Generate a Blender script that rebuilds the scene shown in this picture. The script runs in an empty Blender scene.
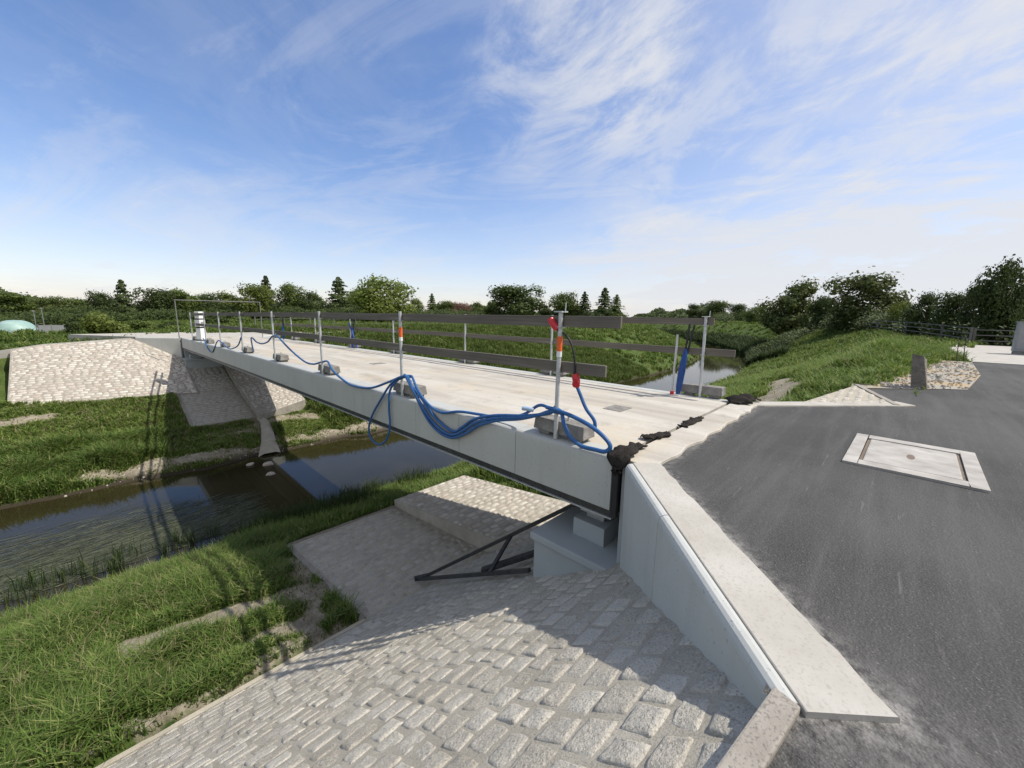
import bpy, bmesh, math, random
import numpy as np
from mathutils import Vector, Matrix
random.seed(7); rng = np.random.default_rng(7)
scene = bpy.context.scene
COL = scene.collection
PI = math.pi
# world: X runs across the bridge (upstream is +X), Y along the bridge to the far bank, Z up;
# the photographer stands at the origin on the asphalt, the eye 1.2 units above it

# ------------------------------------------------------------------ helpers
def link(o, parent=None):
    COL.objects.link(o)
    if parent: o.parent = parent
    return o
def tag(o, label=None, cat=None, group=None, kind=None):
    if label: o['label'] = label
    if cat: o['category'] = cat
    if group: o['group'] = group
    if kind: o['kind'] = kind
    return o
def empty(name, loc, label, cat, group=None, rz=0.0):
    o = bpy.data.objects.new(name, None); o.location = loc; o.rotation_euler.z = rz
    o.empty_display_size = .2
    link(o); return tag(o, label, cat, group)
class MB:
    def __init__(s): s.v = []; s.f = []; s.m = []; s.sm = []
    def add(s, vs, fs, mat=0, smooth=False):
        b = len(s.v); s.v += [tuple(p) for p in vs]
        for f in fs: s.f.append(tuple(b+i for i in f)); s.m.append(mat); s.sm.append(smooth)
    def box(s, x0, x1, y0, y1, z0, z1, mat=0):
        s.hexa([(x0,y0,z0),(x1,y0,z0),(x1,y1,z0),(x0,y1,z0)], [(x0,y0,z1),(x1,y0,z1),(x1,y1,z1),(x0,y1,z1)], mat)
    def hexa(s, bot, top, mat=0):
        n = len(bot)
        fs = [tuple(range(n-1,-1,-1)), tuple(range(n,2*n))] + [(i,(i+1)%n,n+(i+1)%n,n+i) for i in range(n)]
        s.add(list(bot)+list(top), fs, mat)
    def bar(s, a, b, w, h, mat=0, up=(0,0,1)):
        a = Vector(a); b = Vector(b); d = (b-a).normalized(); u = Vector(up)
        sx = d.cross(u)
        if sx.length < 1e-3: sx = d.cross(Vector((1,0,0)))
        sx.normalize(); u = sx.cross(d).normalized()
        c = [(-w/2,-h/2),(w/2,-h/2),(w/2,h/2),(-w/2,h/2)]
        A = [a+sx*p+u*q for p,q in c]; B = [b+sx*p+u*q for p,q in c]
        s.hexa(A, B, mat)
    def tube(s, pts, r, n=8, mat=0, cap=True):
        pts = [Vector(p) for p in pts]; N = len(pts)
        rr = r if hasattr(r,'__len__') else [r]*N
        vs = []; prev = None
        for i,p in enumerate(pts):
            t = (pts[min(i+1,N-1)]-pts[max(i-1,0)])
            if t.length < 1e-9: t = Vector((0,0,1))
            t.normalize()
            if prev is None:
                a = Vector((0,0,1)) if abs(t.z) < .9 else Vector((1,0,0))
                x = t.cross(a).normalized()
            else:
                x = (prev - t*prev.dot(t))
                x = x.normalized() if x.length > 1e-6 else t.orthogonal().normalized()
            prev = x; y = t.cross(x)
            for k in range(n):
                a = 2*PI*k/n; vs.append(p + x*(math.cos(a)*rr[i]) + y*(math.sin(a)*rr[i]))
        fs = [(i*n+k, i*n+(k+1)%n, (i+1)*n+(k+1)%n, (i+1)*n+k) for i in range(N-1) for k in range(n)]
        s.add(vs, fs, mat, True)
        if cap:
            s.add(vs[:n], [tuple(range(n-1,-1,-1))], mat); s.add(vs[-n:], [tuple(range(n))], mat)
    def build(s, name, mats, parent=None, bevel=0, seg=2, recalc=True):
        me = bpy.data.meshes.new(name); me.from_pydata(s.v, [], s.f)
        mats = mats if isinstance(mats,(list,tuple)) else [mats]
        for m in mats: me.materials.append(m)
        me.polygons.foreach_set('material_index', s.m); me.polygons.foreach_set('use_smooth', s.sm)
        if recalc or bevel:
            bm = bmesh.new(); bm.from_mesh(me)
            if bevel:
                bmesh.ops.remove_doubles(bm, verts=bm.verts, dist=1e-5)
            bmesh.ops.recalc_face_normals(bm, faces=bm.faces)
            if bevel:
                ed = [e for e in bm.edges if len(e.link_faces)==2 and e.calc_face_angle(0) > .5]
                bmesh.ops.bevel(bm, geom=ed, offset=bevel, segments=seg, affect='EDGES', profile=.6, clamp_overlap=True)
            bm.to_mesh(me); bm.free()
        me.update()
        return link(bpy.data.objects.new(name, me), parent)
def mesh_np(name, V, F, mat, parent=None, smooth=False):
    me = bpy.data.meshes.new(name); V = np.asarray(V, np.float32); F = np.asarray(F, np.int32)
    k = F.shape[1]
    me.vertices.add(len(V)); me.vertices.foreach_set('co', V.ravel())
    me.loops.add(F.size); me.loops.foreach_set('vertex_index', F.ravel())
    me.polygons.add(len(F)); me.polygons.foreach_set('loop_start', np.arange(0, F.size, k, dtype=np.int32))
    me.polygons.foreach_set('loop_total', np.full(len(F), k, np.int32))
    me.polygons.foreach_set('use_smooth', np.full(len(F), smooth))
    me.materials.append(mat); me.update(calc_edges=True); me.validate()
    return link(bpy.data.objects.new(name, me), parent)
def catmull(pts, n=8):
    P = [Vector(p) for p in pts]; P = [P[0]*2-P[1]] + P + [P[-1]*2-P[-2]]; out = []
    for i in range(1, len(P)-2):
        a,b,c,d = P[i-1],P[i],P[i+1],P[i+2]
        for k in range(n):
            t = k/n
            out.append(.5*((2*b)+(c-a)*t+(2*a-5*b+4*c-d)*t*t+(3*b-a-3*c+d)*t**3))
    out.append(P[-2]); return out
def copy_tree(o, parent=None):
    c = o.copy(); COL.objects.link(c)
    if parent: c.parent = parent
    for ch in list(o.children): copy_tree(ch, c)
    return c

# ------------------------------------------------------------------ materials
class NT:
    def __init__(s, name):
        s.m = bpy.data.materials.new(name); s.m.use_nodes = True
        s.t = s.m.node_tree; s.n = s.t.nodes; s.n.clear()
        s.out = s.n.new('ShaderNodeOutputMaterial'); s.b = s.n.new('ShaderNodeBsdfPrincipled')
        s.t.links.new(s.b.outputs[0], s.out.inputs[0])
    def new(s, t, **k):
        n = s.n.new(t)
        for a,b in k.items(): setattr(n, a, b)
        return n
    def l(s, a, b): s.t.links.new(a, b)
    def coord(s, kind='Object', scale=None):
        c = s.new('ShaderNodeTexCoord').outputs[kind]
        if scale is not None:
            m = s.new('ShaderNodeMapping'); m.inputs['Scale'].default_value = scale if hasattr(scale,'__len__') else (scale,)*3
            s.l(c, m.inputs['Vector']); return m.outputs[0]
        return c
    def noise(s, vec, scale, detail=4, rough=.55, dist=0):
        n = s.new('ShaderNodeTexNoise'); n.inputs['Scale'].default_value = scale; n.inputs['Detail'].default_value = detail
        n.inputs['Roughness'].default_value = rough; n.inputs['Distortion'].default_value = dist
        s.l(vec, n.inputs['Vector']); return n.outputs[0]
    def ramp(s, fac, stops, interp='LINEAR'):
        r = s.new('ShaderNodeValToRGB'); r.color_ramp.interpolation = interp; e = r.color_ramp.elements
        while len(e) < len(stops): e.new(.5)
        for i,(p,c) in enumerate(stops):
            e[i].position = p; e[i].color = (c if hasattr(c,'__len__') else (c,c,c))+((1,) if not hasattr(c,'__len__') or len(c)==3 else ())
        s.l(fac, r.inputs[0]); return r.outputs[0]
    def mix(s, fac, a, b, blend='MIX'):
        m = s.new('ShaderNodeMix', data_type='RGBA', blend_type=blend)
        for i,x in ((0,fac),(6,a),(7,b)):
            if hasattr(x,'is_output'): s.l(x, m.inputs[i])
            elif hasattr(x,'__len__'): m.inputs[i].default_value = tuple(x)+((1,) if len(x)==3 else ())
            else: m.inputs[i].default_value = x
        return m.outputs[2]
    def math(s, op, a, b=None):
        m = s.new('ShaderNodeMath', operation=op)
        for i,x in ((0,a),(1,b)):
            if x is None: continue
            if hasattr(x,'is_output'): s.l(x, m.inputs[i])
            else: m.inputs[i].default_value = x
        return m.outputs[0]
    def bump(s, h, strength=.3, dist=.01):
        b = s.new('ShaderNodeBump'); b.inputs['Strength'].default_value = strength; b.inputs['Distance'].default_value = dist
        s.l(h, b.inputs['Height']); s.l(b.outputs[0], s.b.inputs['Normal'])
    def set(s, col=None, rough=None, metal=None, spec=None):
        for nme,x in (('Base Color',col),('Roughness',rough),('Metallic',metal),('Specular IOR Level',spec)):
            if x is None: continue
            if hasattr(x,'is_output'): s.l(x, s.b.inputs[nme])
            elif hasattr(x,'__len__'): s.b.inputs[nme].default_value = tuple(x)+(1,)
            else: s.b.inputs[nme].default_value = x
        return s.m
def simple(name, a, b, scale=6, rough=.6, metal=0, bump=.1, bscale=40, bdist=.004, spec=.4):
    t = NT(name); c = t.coord()
    col = t.ramp(t.noise(c, scale, 5), [(.3,a),(.7,b)])
    t.bump(t.noise(c, bscale, 4), bump, bdist)
    return t.set(col, rough, metal, spec)
M = {}
M['steel'] = simple('galvanised_steel', (.45,.46,.45), (.60,.61,.60), 30, .5, .45, .05)
M['dark_steel'] = simple('dark_steel', (.035,.036,.038), (.07,.07,.068), 12, .5, .3, .1)
M['lip_steel'] = simple('pale_lip_steel', (.32,.33,.32), (.45,.45,.43), 12, .5, .2, .05)
M['orange'] = simple('orange_band', (.70,.10,.02), (.78,.15,.04), 20, .45)
M['white_band'] = simple('white_band', (.72,.72,.70), (.82,.82,.80), 20, .45)
M['red'] = simple('red_plastic', (.50,.02,.03), (.60,.035,.045), 20, .35)
M['cable'] = simple('blue_rubber', (.02,.085,.23), (.035,.12,.30), 9, .42, 0, .05)
M['cable_pale'] = simple('pale_blue_tape', (.25,.36,.50), (.35,.45,.58), 9, .5)
M['black'] = simple('black_rubber', (.012,.012,.013), (.03,.03,.03), 10, .55)
M['blue_tarp'] = simple('blue_sleeve', (.008,.04,.17), (.015,.065,.25), 10, .5, 0, .3, 14, .01)
M['white_cab'] = simple('white_cabinet', (.70,.70,.68), (.80,.80,.78), 5, .5)
M['grey_cab'] = simple('grey_cabinet', (.22,.225,.225), (.28,.285,.285), 4, .6)
M['cloth'] = simple('black_felt', (.016,.014,.013), (.042,.037,.032), 9, .95, 0, .8, 60, .01, .1)
M['hedge_pole'] = simple('grey_pole', (.15,.15,.14), (.23,.225,.21), 6, .6)

def wood():
    t = NT('weathered_board'); c = t.coord('Object', (30, 1.2, 60))
    col = t.ramp(t.noise(c, 1.0, 6, .6), [(.25,(.095,.083,.067)),(.55,(.17,.15,.122)),(.8,(.27,.24,.195))])
    big = t.noise(t.coord('Object'), 1.1, 3)
    col = t.mix(t.ramp(big,[(.4,0.),(.7,.35)]), col, (.07,.066,.06))
    t.bump(t.noise(c, 1.6, 5), .35, .004); return t.set(col, .8, 0, .25)
M['wood'] = wood()
def deckmat():
    t = NT('deck_concrete'); c = t.coord()
    st = t.noise(t.coord('Object', (1.6,.16,1)), 1.4, 6, .6, .6)
    col = t.ramp(st, [(.28,(.30,.27,.225)),(.45,(.42,.385,.325)),(.62,(.51,.475,.41))])
    pat = t.noise(c, .55, 5, .62, .4)
    col = t.mix(t.ramp(pat,[(.48,0.),(.62,.55)]), col, (.50,.42,.30))
    col = t.mix(t.ramp(t.noise(c, 1.3, 6, .65),[(.56,0.),(.66,.65)]), col, (.58,.56,.505))
    col = t.mix(t.ramp(t.noise(c, 2.6, 7, .7),[(.55,0.),(.68,.55)]), col, (.24,.21,.165))
    col = t.mix(t.ramp(t.noise(c, 70, 3),[(.35,.20),(.55,0.)]), col, (.25,.23,.2))
    t.bump(t.noise(c, 45, 5, .65), .3, .006); return t.set(col, .88, 0, .25)
M['deck'] = deckmat()
def capmat():
    t = NT('coping_concrete'); c = t.coord()
    col = t.ramp(t.noise(c, 2.2, 6, .6), [(.3,(.36,.335,.285)),(.55,(.435,.41,.36)),(.75,(.50,.475,.425))])
    col = t.mix(t.ramp(t.noise(c, 9, 6, .7, .5),[(.56,0.),(.68,.5)]), col, (.36,.33,.29))
    col = t.mix(t.ramp(t.noise(c, 70, 3),[(.32,.45),(.46,0.)]), col, (.27,.25,.22))
    t.bump(t.noise(c, 60, 5, .7), .3, .004); return t.set(col, .9, 0, .2)
M['cap'] = capmat()
def paintmat(name, k):
    S = lambda x: tuple(v*k for v in x)
    t = NT(name); c = t.coord()
    col = t.ramp(t.noise(c, 1.2, 5, .6), [(.3,S((.40,.40,.365))),(.7,S((.46,.46,.42)))])
    run = t.noise(t.coord('Object', (9,9,.6)), 1.0, 5)
    col = t.mix(t.ramp(run,[(.52,0.),(.74,.24)]), col, S((.28,.285,.262)))
    col = t.mix(t.ramp(t.noise(c, 3.5, 6, .7),[(.52,0.),(.66,.35)]), col, S((.44,.45,.43)))
    col = t.mix(t.ramp(t.noise(c, 55, 4),[(.29,.6),(.37,0.)]), col, S((.16,.16,.15)))
    t.bump(t.noise(c, 30, 4), .06, .003); return t.set(col, .55, 0, .35)
M['paint'] = paintmat('grey_fascia_paint', 1.0); M['wing'] = paintmat('pale_wing_paint', 1.17)
M['seat'] = simple('seat_concrete', (.32,.345,.345), (.37,.395,.395), 2, .7, 0, .15, 40)
M['soffit'] = simple('soffit_concrete', (.30,.30,.29), (.38,.38,.36), 2, .8)
M['dark_gap'] = simple('joint_gap', (.02,.02,.02), (.04,.04,.04), 8, .9)
def asphalt():
    t = NT('asphalt'); c = t.coord()
    g = t.noise(c, 170, 4, .75)
    col = t.ramp(g, [(.30,(.017,.0165,.0155)),(.48,(.041,.0397,.0375)),(.62,(.078,.075,.070)),(.76,(.18,.175,.165))])
    st = t.noise(t.coord('Object', (.35,4.5,1)), 1.3, 7, .66, .25)
    col = t.mix(t.ramp(st,[(.46,0.),(.78,.42)]), col, (.150,.143,.133))
    big = t.noise(c, .45, 5, .6)
    col = t.mix(t.ramp(big,[(.42,0.),(.65,.5)]), col, (.098,.094,.088))
    sc = t.noise(t.coord('Object', (1.6,22,1)), 1.0, 3, .6, .5)
    col = t.mix(t.ramp(sc,[(.66,0.),(.72,.35)]), col, (.19,.18,.17))
    v2 = t.new('ShaderNodeTexVoronoi'); v2.inputs['Scale'].default_value = 130; t.l(c, v2.inputs['Vector'])
    ag = t.new('ShaderNodeSeparateColor'); t.l(v2.outputs['Color'], ag.inputs[0])
    col = t.mix(t.math('MULTIPLY', t.ramp(ag.outputs[0],[(.94,0.),(.95,.5)],'CONSTANT'), t.ramp(v2.outputs['Distance'],[(.30,1.),(.45,0.)])), col, (.21,.20,.185))
    # pale mortar dust trodden along the coping and the joint
    at = t.new('ShaderNodeAttribute', attribute_name='dust')
    dn = t.noise(c, 16, 6, .75)
    dm = t.math('MULTIPLY', at.outputs['Fac'], t.ramp(dn,[(.40,0.),(.62,1.)]))
    col = t.mix(dm, col, (.34,.325,.30))
    v = t.new('ShaderNodeTexVoronoi'); v.inputs['Scale'].default_value = 95; t.l(c, v.inputs['Vector'])
    t.bump(t.math('ADD', v.outputs['Distance'], t.noise(c, 40, 5, .7)), .45, .008)
    return t.set(col, .86, 0, .3)
M['asphalt'] = asphalt()
def stonemat(name, lo, mid, hi, warm, bump=.6):
    t = NT(name); c = t.coord()
    isl = t.new('ShaderNodeNewGeometry').outputs['Random Per Island']
    base = t.ramp(isl, [(.0,lo),(.35,mid),(.7,hi),(1.0,warm)])
    sp = t.noise(c, 85, 5, .75)
    col = t.mix(t.ramp(sp,[(.34,.75),(.47,0.)]), base, tuple(x*.25 for x in lo))
    col = t.mix(t.ramp(sp,[(.53,0.),(.66,.7)]), col, (.68,.66,.61))
    col = t.mix(t.ramp(t.noise(c, 7, 5, .65),[(.5,0.),(.7,.4)]), col, tuple(x*.8 for x in warm))
    t.bump(t.math('ADD', t.noise(c, 17, 6, .75), t.math('MULTIPLY', t.noise(c, 70, 4, .7), .5)), bump, .045)
    return t.set(col, .85, 0, .25)
M['stone'] = stonemat('granite_cobble', (.41,.37,.295), (.50,.455,.37), (.585,.54,.45), (.455,.415,.34))
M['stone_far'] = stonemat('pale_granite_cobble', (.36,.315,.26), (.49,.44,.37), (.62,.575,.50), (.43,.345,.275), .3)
M['slab'] = stonemat('flat_grey_cobble', (.34,.312,.265), (.39,.362,.31), (.44,.41,.355), (.38,.34,.28), .35)
def mortar():
    t = NT('sandy_mortar'); c = t.coord()
    col = t.ramp(t.noise(c, 3, 6, .65), [(.3,(.34,.305,.24)),(.6,(.45,.41,.33)),(.8,(.53,.485,.40))])
    col = t.mix(t.ramp(t.noise(c, 120, 3),[(.36,.5),(.5,0.)]), col, (.17,.16,.14))
    t.bump(t.noise(c, 60, 6, .75), .6, .01); return t.set(col, .95, 0, .1)
M['mortar'] = mortar()
M['joint'] = simple('dark_joint_mortar', (.25,.225,.185), (.36,.33,.275), 5, .95, 0, .4, 40, .01, .1)
def kerbmat():
    t = NT('kerb_stone'); c = t.coord()
    col = t.ramp(t.noise(c, 5, 6, .65), [(.3,(.25,.222,.185)),(.6,(.345,.312,.265)),(.8,(.42,.385,.335))])
    col = t.mix(t.ramp(t.noise(c, 100, 3),[(.34,.6),(.48,0.)]), col, (.12,.11,.1))
    t.bump(t.noise(c, 50, 6, .7), .45, .006); return t.set(col, .9, 0, .2)
M['kerb'] = kerbmat()
def groundmat():
    t = NT('bank_soil'); c = t.coord()
    g = t.ramp(t.noise(c, 1.8, 6, .65), [(.25,(.034,.058,.012)),(.5,(.070,.108,.022)),(.72,(.12,.150,.042))])
    g = t.mix(t.ramp(t.noise(c, .14, 4, .6),[(.4,0.),(.7,.55)]), g, (.105,.130,.042))
    fine = t.noise(c, 24, 5, .75)
    g = t.mix(t.ramp(fine,[(.35,.6),(.52,0.)]), g, (.014,.022,.006))
    s = t.ramp(t.noise(c, 4, 6, .7), [(.25,(.17,.14,.10)),(.5,(.30,.26,.19)),(.75,(.46,.41,.31))])
    s = t.mix(t.ramp(t.noise(c, 30, 5, .8),[(.36,.55),(.5,0.)]), s, (.06,.05,.035))
    at = t.new('ShaderNodeAttribute', attribute_name='dirt')
    f = t.math('ADD', at.outputs['Fac'], t.math('MULTIPLY', t.math('SUBTRACT', t.noise(c, 2.6, 6, .7), .5), 1.1))
    col = t.mix(t.ramp(f,[(.42,0.),(.58,1.)]), g, s)
    wet = t.new('ShaderNodeAttribute', attribute_name='wet')
    col = t.mix(wet.outputs['Fac'], col, (.045,.036,.024))
    t.bump(t.noise(c, 14, 7, .75), .8, .06); return t.set(col, .95, 0, .15)
M['ground'] = groundmat()
def gravel():
    t = NT('pale_rubble'); c = t.coord()
    v = t.new('ShaderNodeTexVoronoi'); v.inputs['Scale'].default_value = 26; t.l(c, v.inputs['Vector'])
    col = t.ramp(v.outputs['Color'], [(.1,(.24,.22,.185)),(.5,(.32,.295,.25)),(.9,(.42,.395,.35))])
    col = t.mix(t.ramp(t.noise(c, .9, 5, .65),[(.48,0.),(.6,.75)]), col, (.42,.31,.17))
    t.bump(v.outputs['Distance'], .45, .03); return t.set(col, .95, 0, .15)
M['gravel'] = gravel()
def water():
    t = NT('river_water'); c = t.coord()
    col = t.ramp(t.noise(c, .35, 4), [(.3,(.020,.017,.007)),(.7,(.032,.027,.011))])
    w1 = t.noise(t.coord('Object', (.6,1.6,1)), 2.2, 4, .6, .8); w2 = t.noise(c, 9, 3, .6)
    t.bump(t.math('ADD', w1, t.math('MULTIPLY', w2, .04)), .011, .04)
    t.b.inputs['IOR'].default_value = 1.33
    return t.set(col, .045, 0, .5)
M['water'] = water()
def leafmat(name, stops, trans=.35, pos=3.0):
    t = NT(name); g = t.new('ShaderNodeNewGeometry')
    oi = t.new('ShaderNodeObjectInfo')
    isl = g.outputs['Random Per Island']
    col = t.ramp(isl, stops)
    n = t.noise(g.outputs['Position'], pos, 3, .6)
    col = t.mix(t.ramp(n,[(.35,.35),(.65,0.)]), col, tuple(x*.45 for x in stops[0][1]))
    hs = t.new('ShaderNodeHueSaturation'); t.l(col, hs.inputs['Color'])
    t.l(t.math('ADD', t.math('MULTIPLY', oi.outputs['Random'], .35), .82), hs.inputs['Value'])
    tr = t.new('ShaderNodeBsdfTranslucent'); t.l(hs.outputs[0], tr.inputs[0])
    ms = t.new('ShaderNodeMixShader'); ms.inputs[0].default_value = trans
    t.l(t.b.outputs[0], ms.inputs[1]); t.l(tr.outputs[0], ms.inputs[2]); t.l(ms.outputs[0], t.out.inputs[0])
    t.l(hs.outputs[0], t.b.inputs['Base Color']); t.b.inputs['Roughness'].default_value = .6
    t.b.inputs['Specular IOR Level'].default_value = .2
    return t.m
LEAF = {
 'mid':  leafmat('leaf_mid_green', [(0.,(0.066,0.102,0.023)),(.5,(0.110,0.149,0.034)),(1.,(0.164,0.199,0.047))], .35, .8),
 'dark': leafmat('leaf_dark_green', [(0.,(0.044,0.066,0.021)),(.5,(0.074,0.102,0.029)),(1.,(0.112,0.138,0.042))], .3, .8),
 'dense':leafmat('leaf_deep_green', [(0.,(0.041,0.063,0.017)),(.5,(0.069,0.098,0.025)),(1.,(0.110,0.138,0.037))], .3, .8),
 'bright':leafmat('leaf_bright_green', [(0.,(0.110,0.149,0.029)),(.5,(0.164,0.206,0.042)),(1.,(0.235,0.270,0.065))], .4, .8),
 'olive':leafmat('leaf_olive', [(0.,(0.095,0.130,0.034)),(.5,(0.150,0.190,0.050)),(1.,(0.230,0.255,0.080))], .35, .8),
 'olivedark':leafmat('leaf_dark_olive', [(0.,(0.070,0.095,0.026)),(.5,(0.115,0.145,0.042)),(1.,(0.190,0.205,0.075))], .35, .8),
 'red':  leafmat('leaf_reddish', [(0.,(0.164,0.085,0.059)),(.5,(0.235,0.128,0.091)),(1.,(0.313,0.178,0.131))], .3, .8),
}
M['grass'] = leafmat('grass_blade', [(0.,(0.070,0.128,0.023)),(.45,(0.134,0.211,0.040)),(.8,(0.211,0.282,0.070)),(1.,(0.401,0.381,0.166))], .4, .7)
M['grass_far'] = leafmat('grass_far', [(0.,(0.074,0.129,0.022)),(.5,(0.134,0.200,0.037)),(.85,(0.209,0.262,0.063)),(1.,(0.355,0.321,0.132))], .4, .22)
M['reed'] = leafmat('reed_blade', [(0.,(0.026,0.049,0.014)),(.6,(0.053,0.084,0.022)),(1.,(0.107,0.124,0.040))], .3, 1.0)
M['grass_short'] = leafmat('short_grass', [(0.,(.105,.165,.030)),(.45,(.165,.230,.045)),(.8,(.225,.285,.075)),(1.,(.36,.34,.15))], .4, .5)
M['straw'] = leafmat('dry_stalk', [(0.,(.20,.165,.085)),(.6,(.30,.25,.14)),(1.,(.38,.33,.20))], .3, 1.0)
M['weed'] = leafmat('water_weed_strand', [(0.,(.05,.062,.035)),(.6,(.11,.125,.075)),(1.,(.24,.24,.16))], .2, 1.0)
M['bark'] = simple('bark', (.05,.04,.03), (.10,.085,.065), 5, .9, 0, .5, 14, .03)
def domemat():
    t = NT('green_dome_sheet'); c = t.coord()
    col = t.ramp(t.noise(c, 1.6, 5, .6), [(.3,(.20,.32,.28)),(.7,(.34,.46,.41))])
    return t.set(col, .5, 0, .4)
M['dome'] = domemat()
M['fence'] = simple('dark_fence', (.07,.07,.065), (.12,.118,.11), 6, .7)
M['plank_post'] = simple('rough_grey_stone', (.16,.142,.118), (.28,.25,.21), 7, .95, 0, .9, 12, .05)
def blockmat():
    t = NT('foot_block_concrete'); c = t.coord()
    col = t.ramp(t.noise(c, 9, 6, .7), [(.3,(.15,.14,.125)),(.55,(.235,.222,.20)),(.8,(.34,.325,.295))])
    t.bump(t.noise(c, 35, 6, .75), .6, .01); return t.set(col, .95, 0, .15)
M['block'] = blockmat()
M['covercon'] = simple('cover_concrete', (.28,.26,.23), (.45,.425,.38), 5, .9, 0, .4, 60, .005)
M['rust'] = simple('rusty_frame', (.13,.10,.075), (.21,.17,.13), 14, .8, .2, .3)

# ------------------------------------------------------------------ ground shape
S_END = 26.0                                   # far end of the bridge; near end at 1.6
def zc(s): return -.0003*max(0,min(s,S_END+2))**2
def smooth(a, b, x):
    t = np.clip((np.asarray(x,float)-a)/(b-a), 0, 1); return t*t*(3-2*t)
def wob(c, s, k, seed=0):                      # cheap smooth noise, about -1..1
    return (np.sin(c*k*1.0+s*k*.63+seed)+np.sin(c*k*-.71+s*k*1.17+seed*2.3)+np.sin(c*k*1.63-s*k*.91+seed*3.1)+np.sin(c*k*.37+s*k*1.9+seed*.7))/4
def bend(c):
    x = np.clip(np.asarray(c,float)-24, 0, None); return .0016*x**2+.00004*x**3-.7*smooth(18,40,c)
PA = ([-200,0,4.8,5.0,8.2,9.5,10.3,11,13.3,15.8,16.6,17.2,19.6,22.7,22.95,26.5,27.2,28,60],
      [-.08,-.3,-3.25,-3.03,-3.42,-3.78,-4.14,-4.6,-5.2,-4.75,-4.25,-3.95,-3.42,-2.53,-2.7,-.7,-.5,-.28,-.1])
PU = ([-200,.2,2,4.5,8,9.6,10.3,11,13.3,15.8,16.5,17.2,18,22,25.5,29,60],
      [-.06,-.1,-.75,-1.75,-3.1,-3.75,-4.2,-4.6,-5.2,-4.75,-4.2,-3.7,-3.4,-2.1,-.85,-.15,0])
def ground(c, s):
    c = np.asarray(c,float); s = np.asarray(s,float)
    t = s-bend(c)+.22*wob(c,s*.3,1.3,1)*smooth(8.6,9.6,s)*(1-smooth(17.5,19,s))
    w = smooth(6.9,8.8,c)
    z = np.interp(t,*PA)*(1-w)+np.interp(t,*PU)*w
    left = np.interp(c,[-8,-2,1,5],[-.75,-.55,-.25,0.])
    z = z+left*smooth(24,28,s)
    wild = smooth(.1,1.2,s)*(1-smooth(27,29,s)*.6)
    z = z+wild*(.05*wob(c,s,2.1)+.03*wob(c,s,5.3,4))
    under = smooth(2.15,2.35,c)*(1-smooth(6.6,6.8,c))*(smooth(4.7,4.95,s)*(1-smooth(8.05,8.2,s))+smooth(19.62,19.8,s)*(1-smooth(22.9,23.,s)))
    z = z-.24*under-.45*(1-smooth(2.2,3.2,c))*smooth(-3.2,-2.7,c)*smooth(22.6+(2.3-c)*.19+.02,22.9+(2.3-c)*.19,s)*(1-smooth(27.0,27.4,s))
    z = z-.9*smooth(2.1,2.3,c)*(1-smooth(6.8,7.1,c))*smooth(22.85,23.1,s)*(1-smooth(26.0,26.3,s))
    m = np.exp(-((c-17.5)/5.2)**2)*np.exp(-((s-(.95-.13*(c-12)))/.95)**2)
    z = z+.52*m*(1+.12*wob(c,s,1.7,3))
    z = z+.35*smooth(30,60,c)*smooth(-1,1,s)*(1-smooth(4,9,t))*(1+.4*wob(c,s,.35,2))
    return z
def seg_d(c, s, a, b):
    ax,ay = a; bx,by = b; dx,dy = bx-ax,by-ay; L = dx*dx+dy*dy
    t = np.clip(((c-ax)*dx+(s-ay)*dy)/L,0,1); return np.hypot(c-ax-t*dx, s-ay-t*dy)
def dirt(c, s):
    c = np.asarray(c,float); s = np.asarray(s,float)
    d = np.zeros_like(c)
    def patch(a,b,w,k=1.0):
        nonlocal d
        cw_ = c+.22*wob(c,s,2.7,6)+.08*wob(c,s,9,2); sw_ = s+.20*wob(c,s,3.3,9)+.07*wob(c,s,11,5)
        d = np.maximum(d, k*np.clip(1.25-seg_d(cw_,sw_,a,b)/w,0,1))
    patch((-.1,6.75),(1.2,6.55),.34); patch((1.2,6.5),(2.1,6.1),.30,.85); patch((1.0,5.6),(1.9,5.4),.30,.72); patch((1.7,5.1),(2.1,7.6),.3,.7); patch((-.6,5.15),(1.6,5.1),.2,.6); patch((-2.6,4.93),(2.2,4.93),.10,.62)
    patch((-.6,17.3),(1.2,17.2),.55,.8); patch((1.2,17.2),(4.4,16.9),.5,.75); patch((5,17.3),(9,16.8),.5,.72)
    patch((4.7,19.3),(6.6,19.0),.5,.8); patch((4.6,19.5),(4.1,16.6),.4,1.); patch((-3,21.8),(-1.4,21.9),.35,.75); patch((2,18.9),(4.2,18.6),.6,.55)
    patch((9.0,2.1),(13,1.9),.75,.95); patch((13,1.9),(19,3.2),.7,.85)
    patch((10.4,-.2),(19,-1.5),.6,.8); patch((2.0,8.5),(4.5,8.5),.25,.5); patch((8,28.6),(30,31),1.2,.6)
    return d
def axis(dense0, dense1, step, lo, hi, g=1.07):
    a = list(np.arange(dense0, dense1+1e-6, step)); x = step
    while a[-1] < hi: x *= g; a.append(a[-1]+x)
    x = step; b = []
    p = dense0
    while p > lo: x *= g; p -= x; b.append(p)
    return np.array(b[::-1]+a)
cx = axis(-4, 13, .12, -70, 420); sy = axis(-2.5, 29, .14, -70, 420)
CX, SY = np.meshgrid(cx, sy, indexing='ij')
Z = ground(CX, SY)
V = np.stack([CX,SY,Z],-1).reshape(-1,3); nS = len(sy); nC = len(cx)
I = (np.arange(nC-1)[:,None]*nS+np.arange(nS-1)[None,:]).ravel()
F = np.stack([I, I+nS, I+nS+1, I+1],-1)
terr = mesh_np('ground', V, F, M['ground'], None, True); tag(terr, 'grassy river banks and fields with bare sandy patches', None, None, 'structure')
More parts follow.
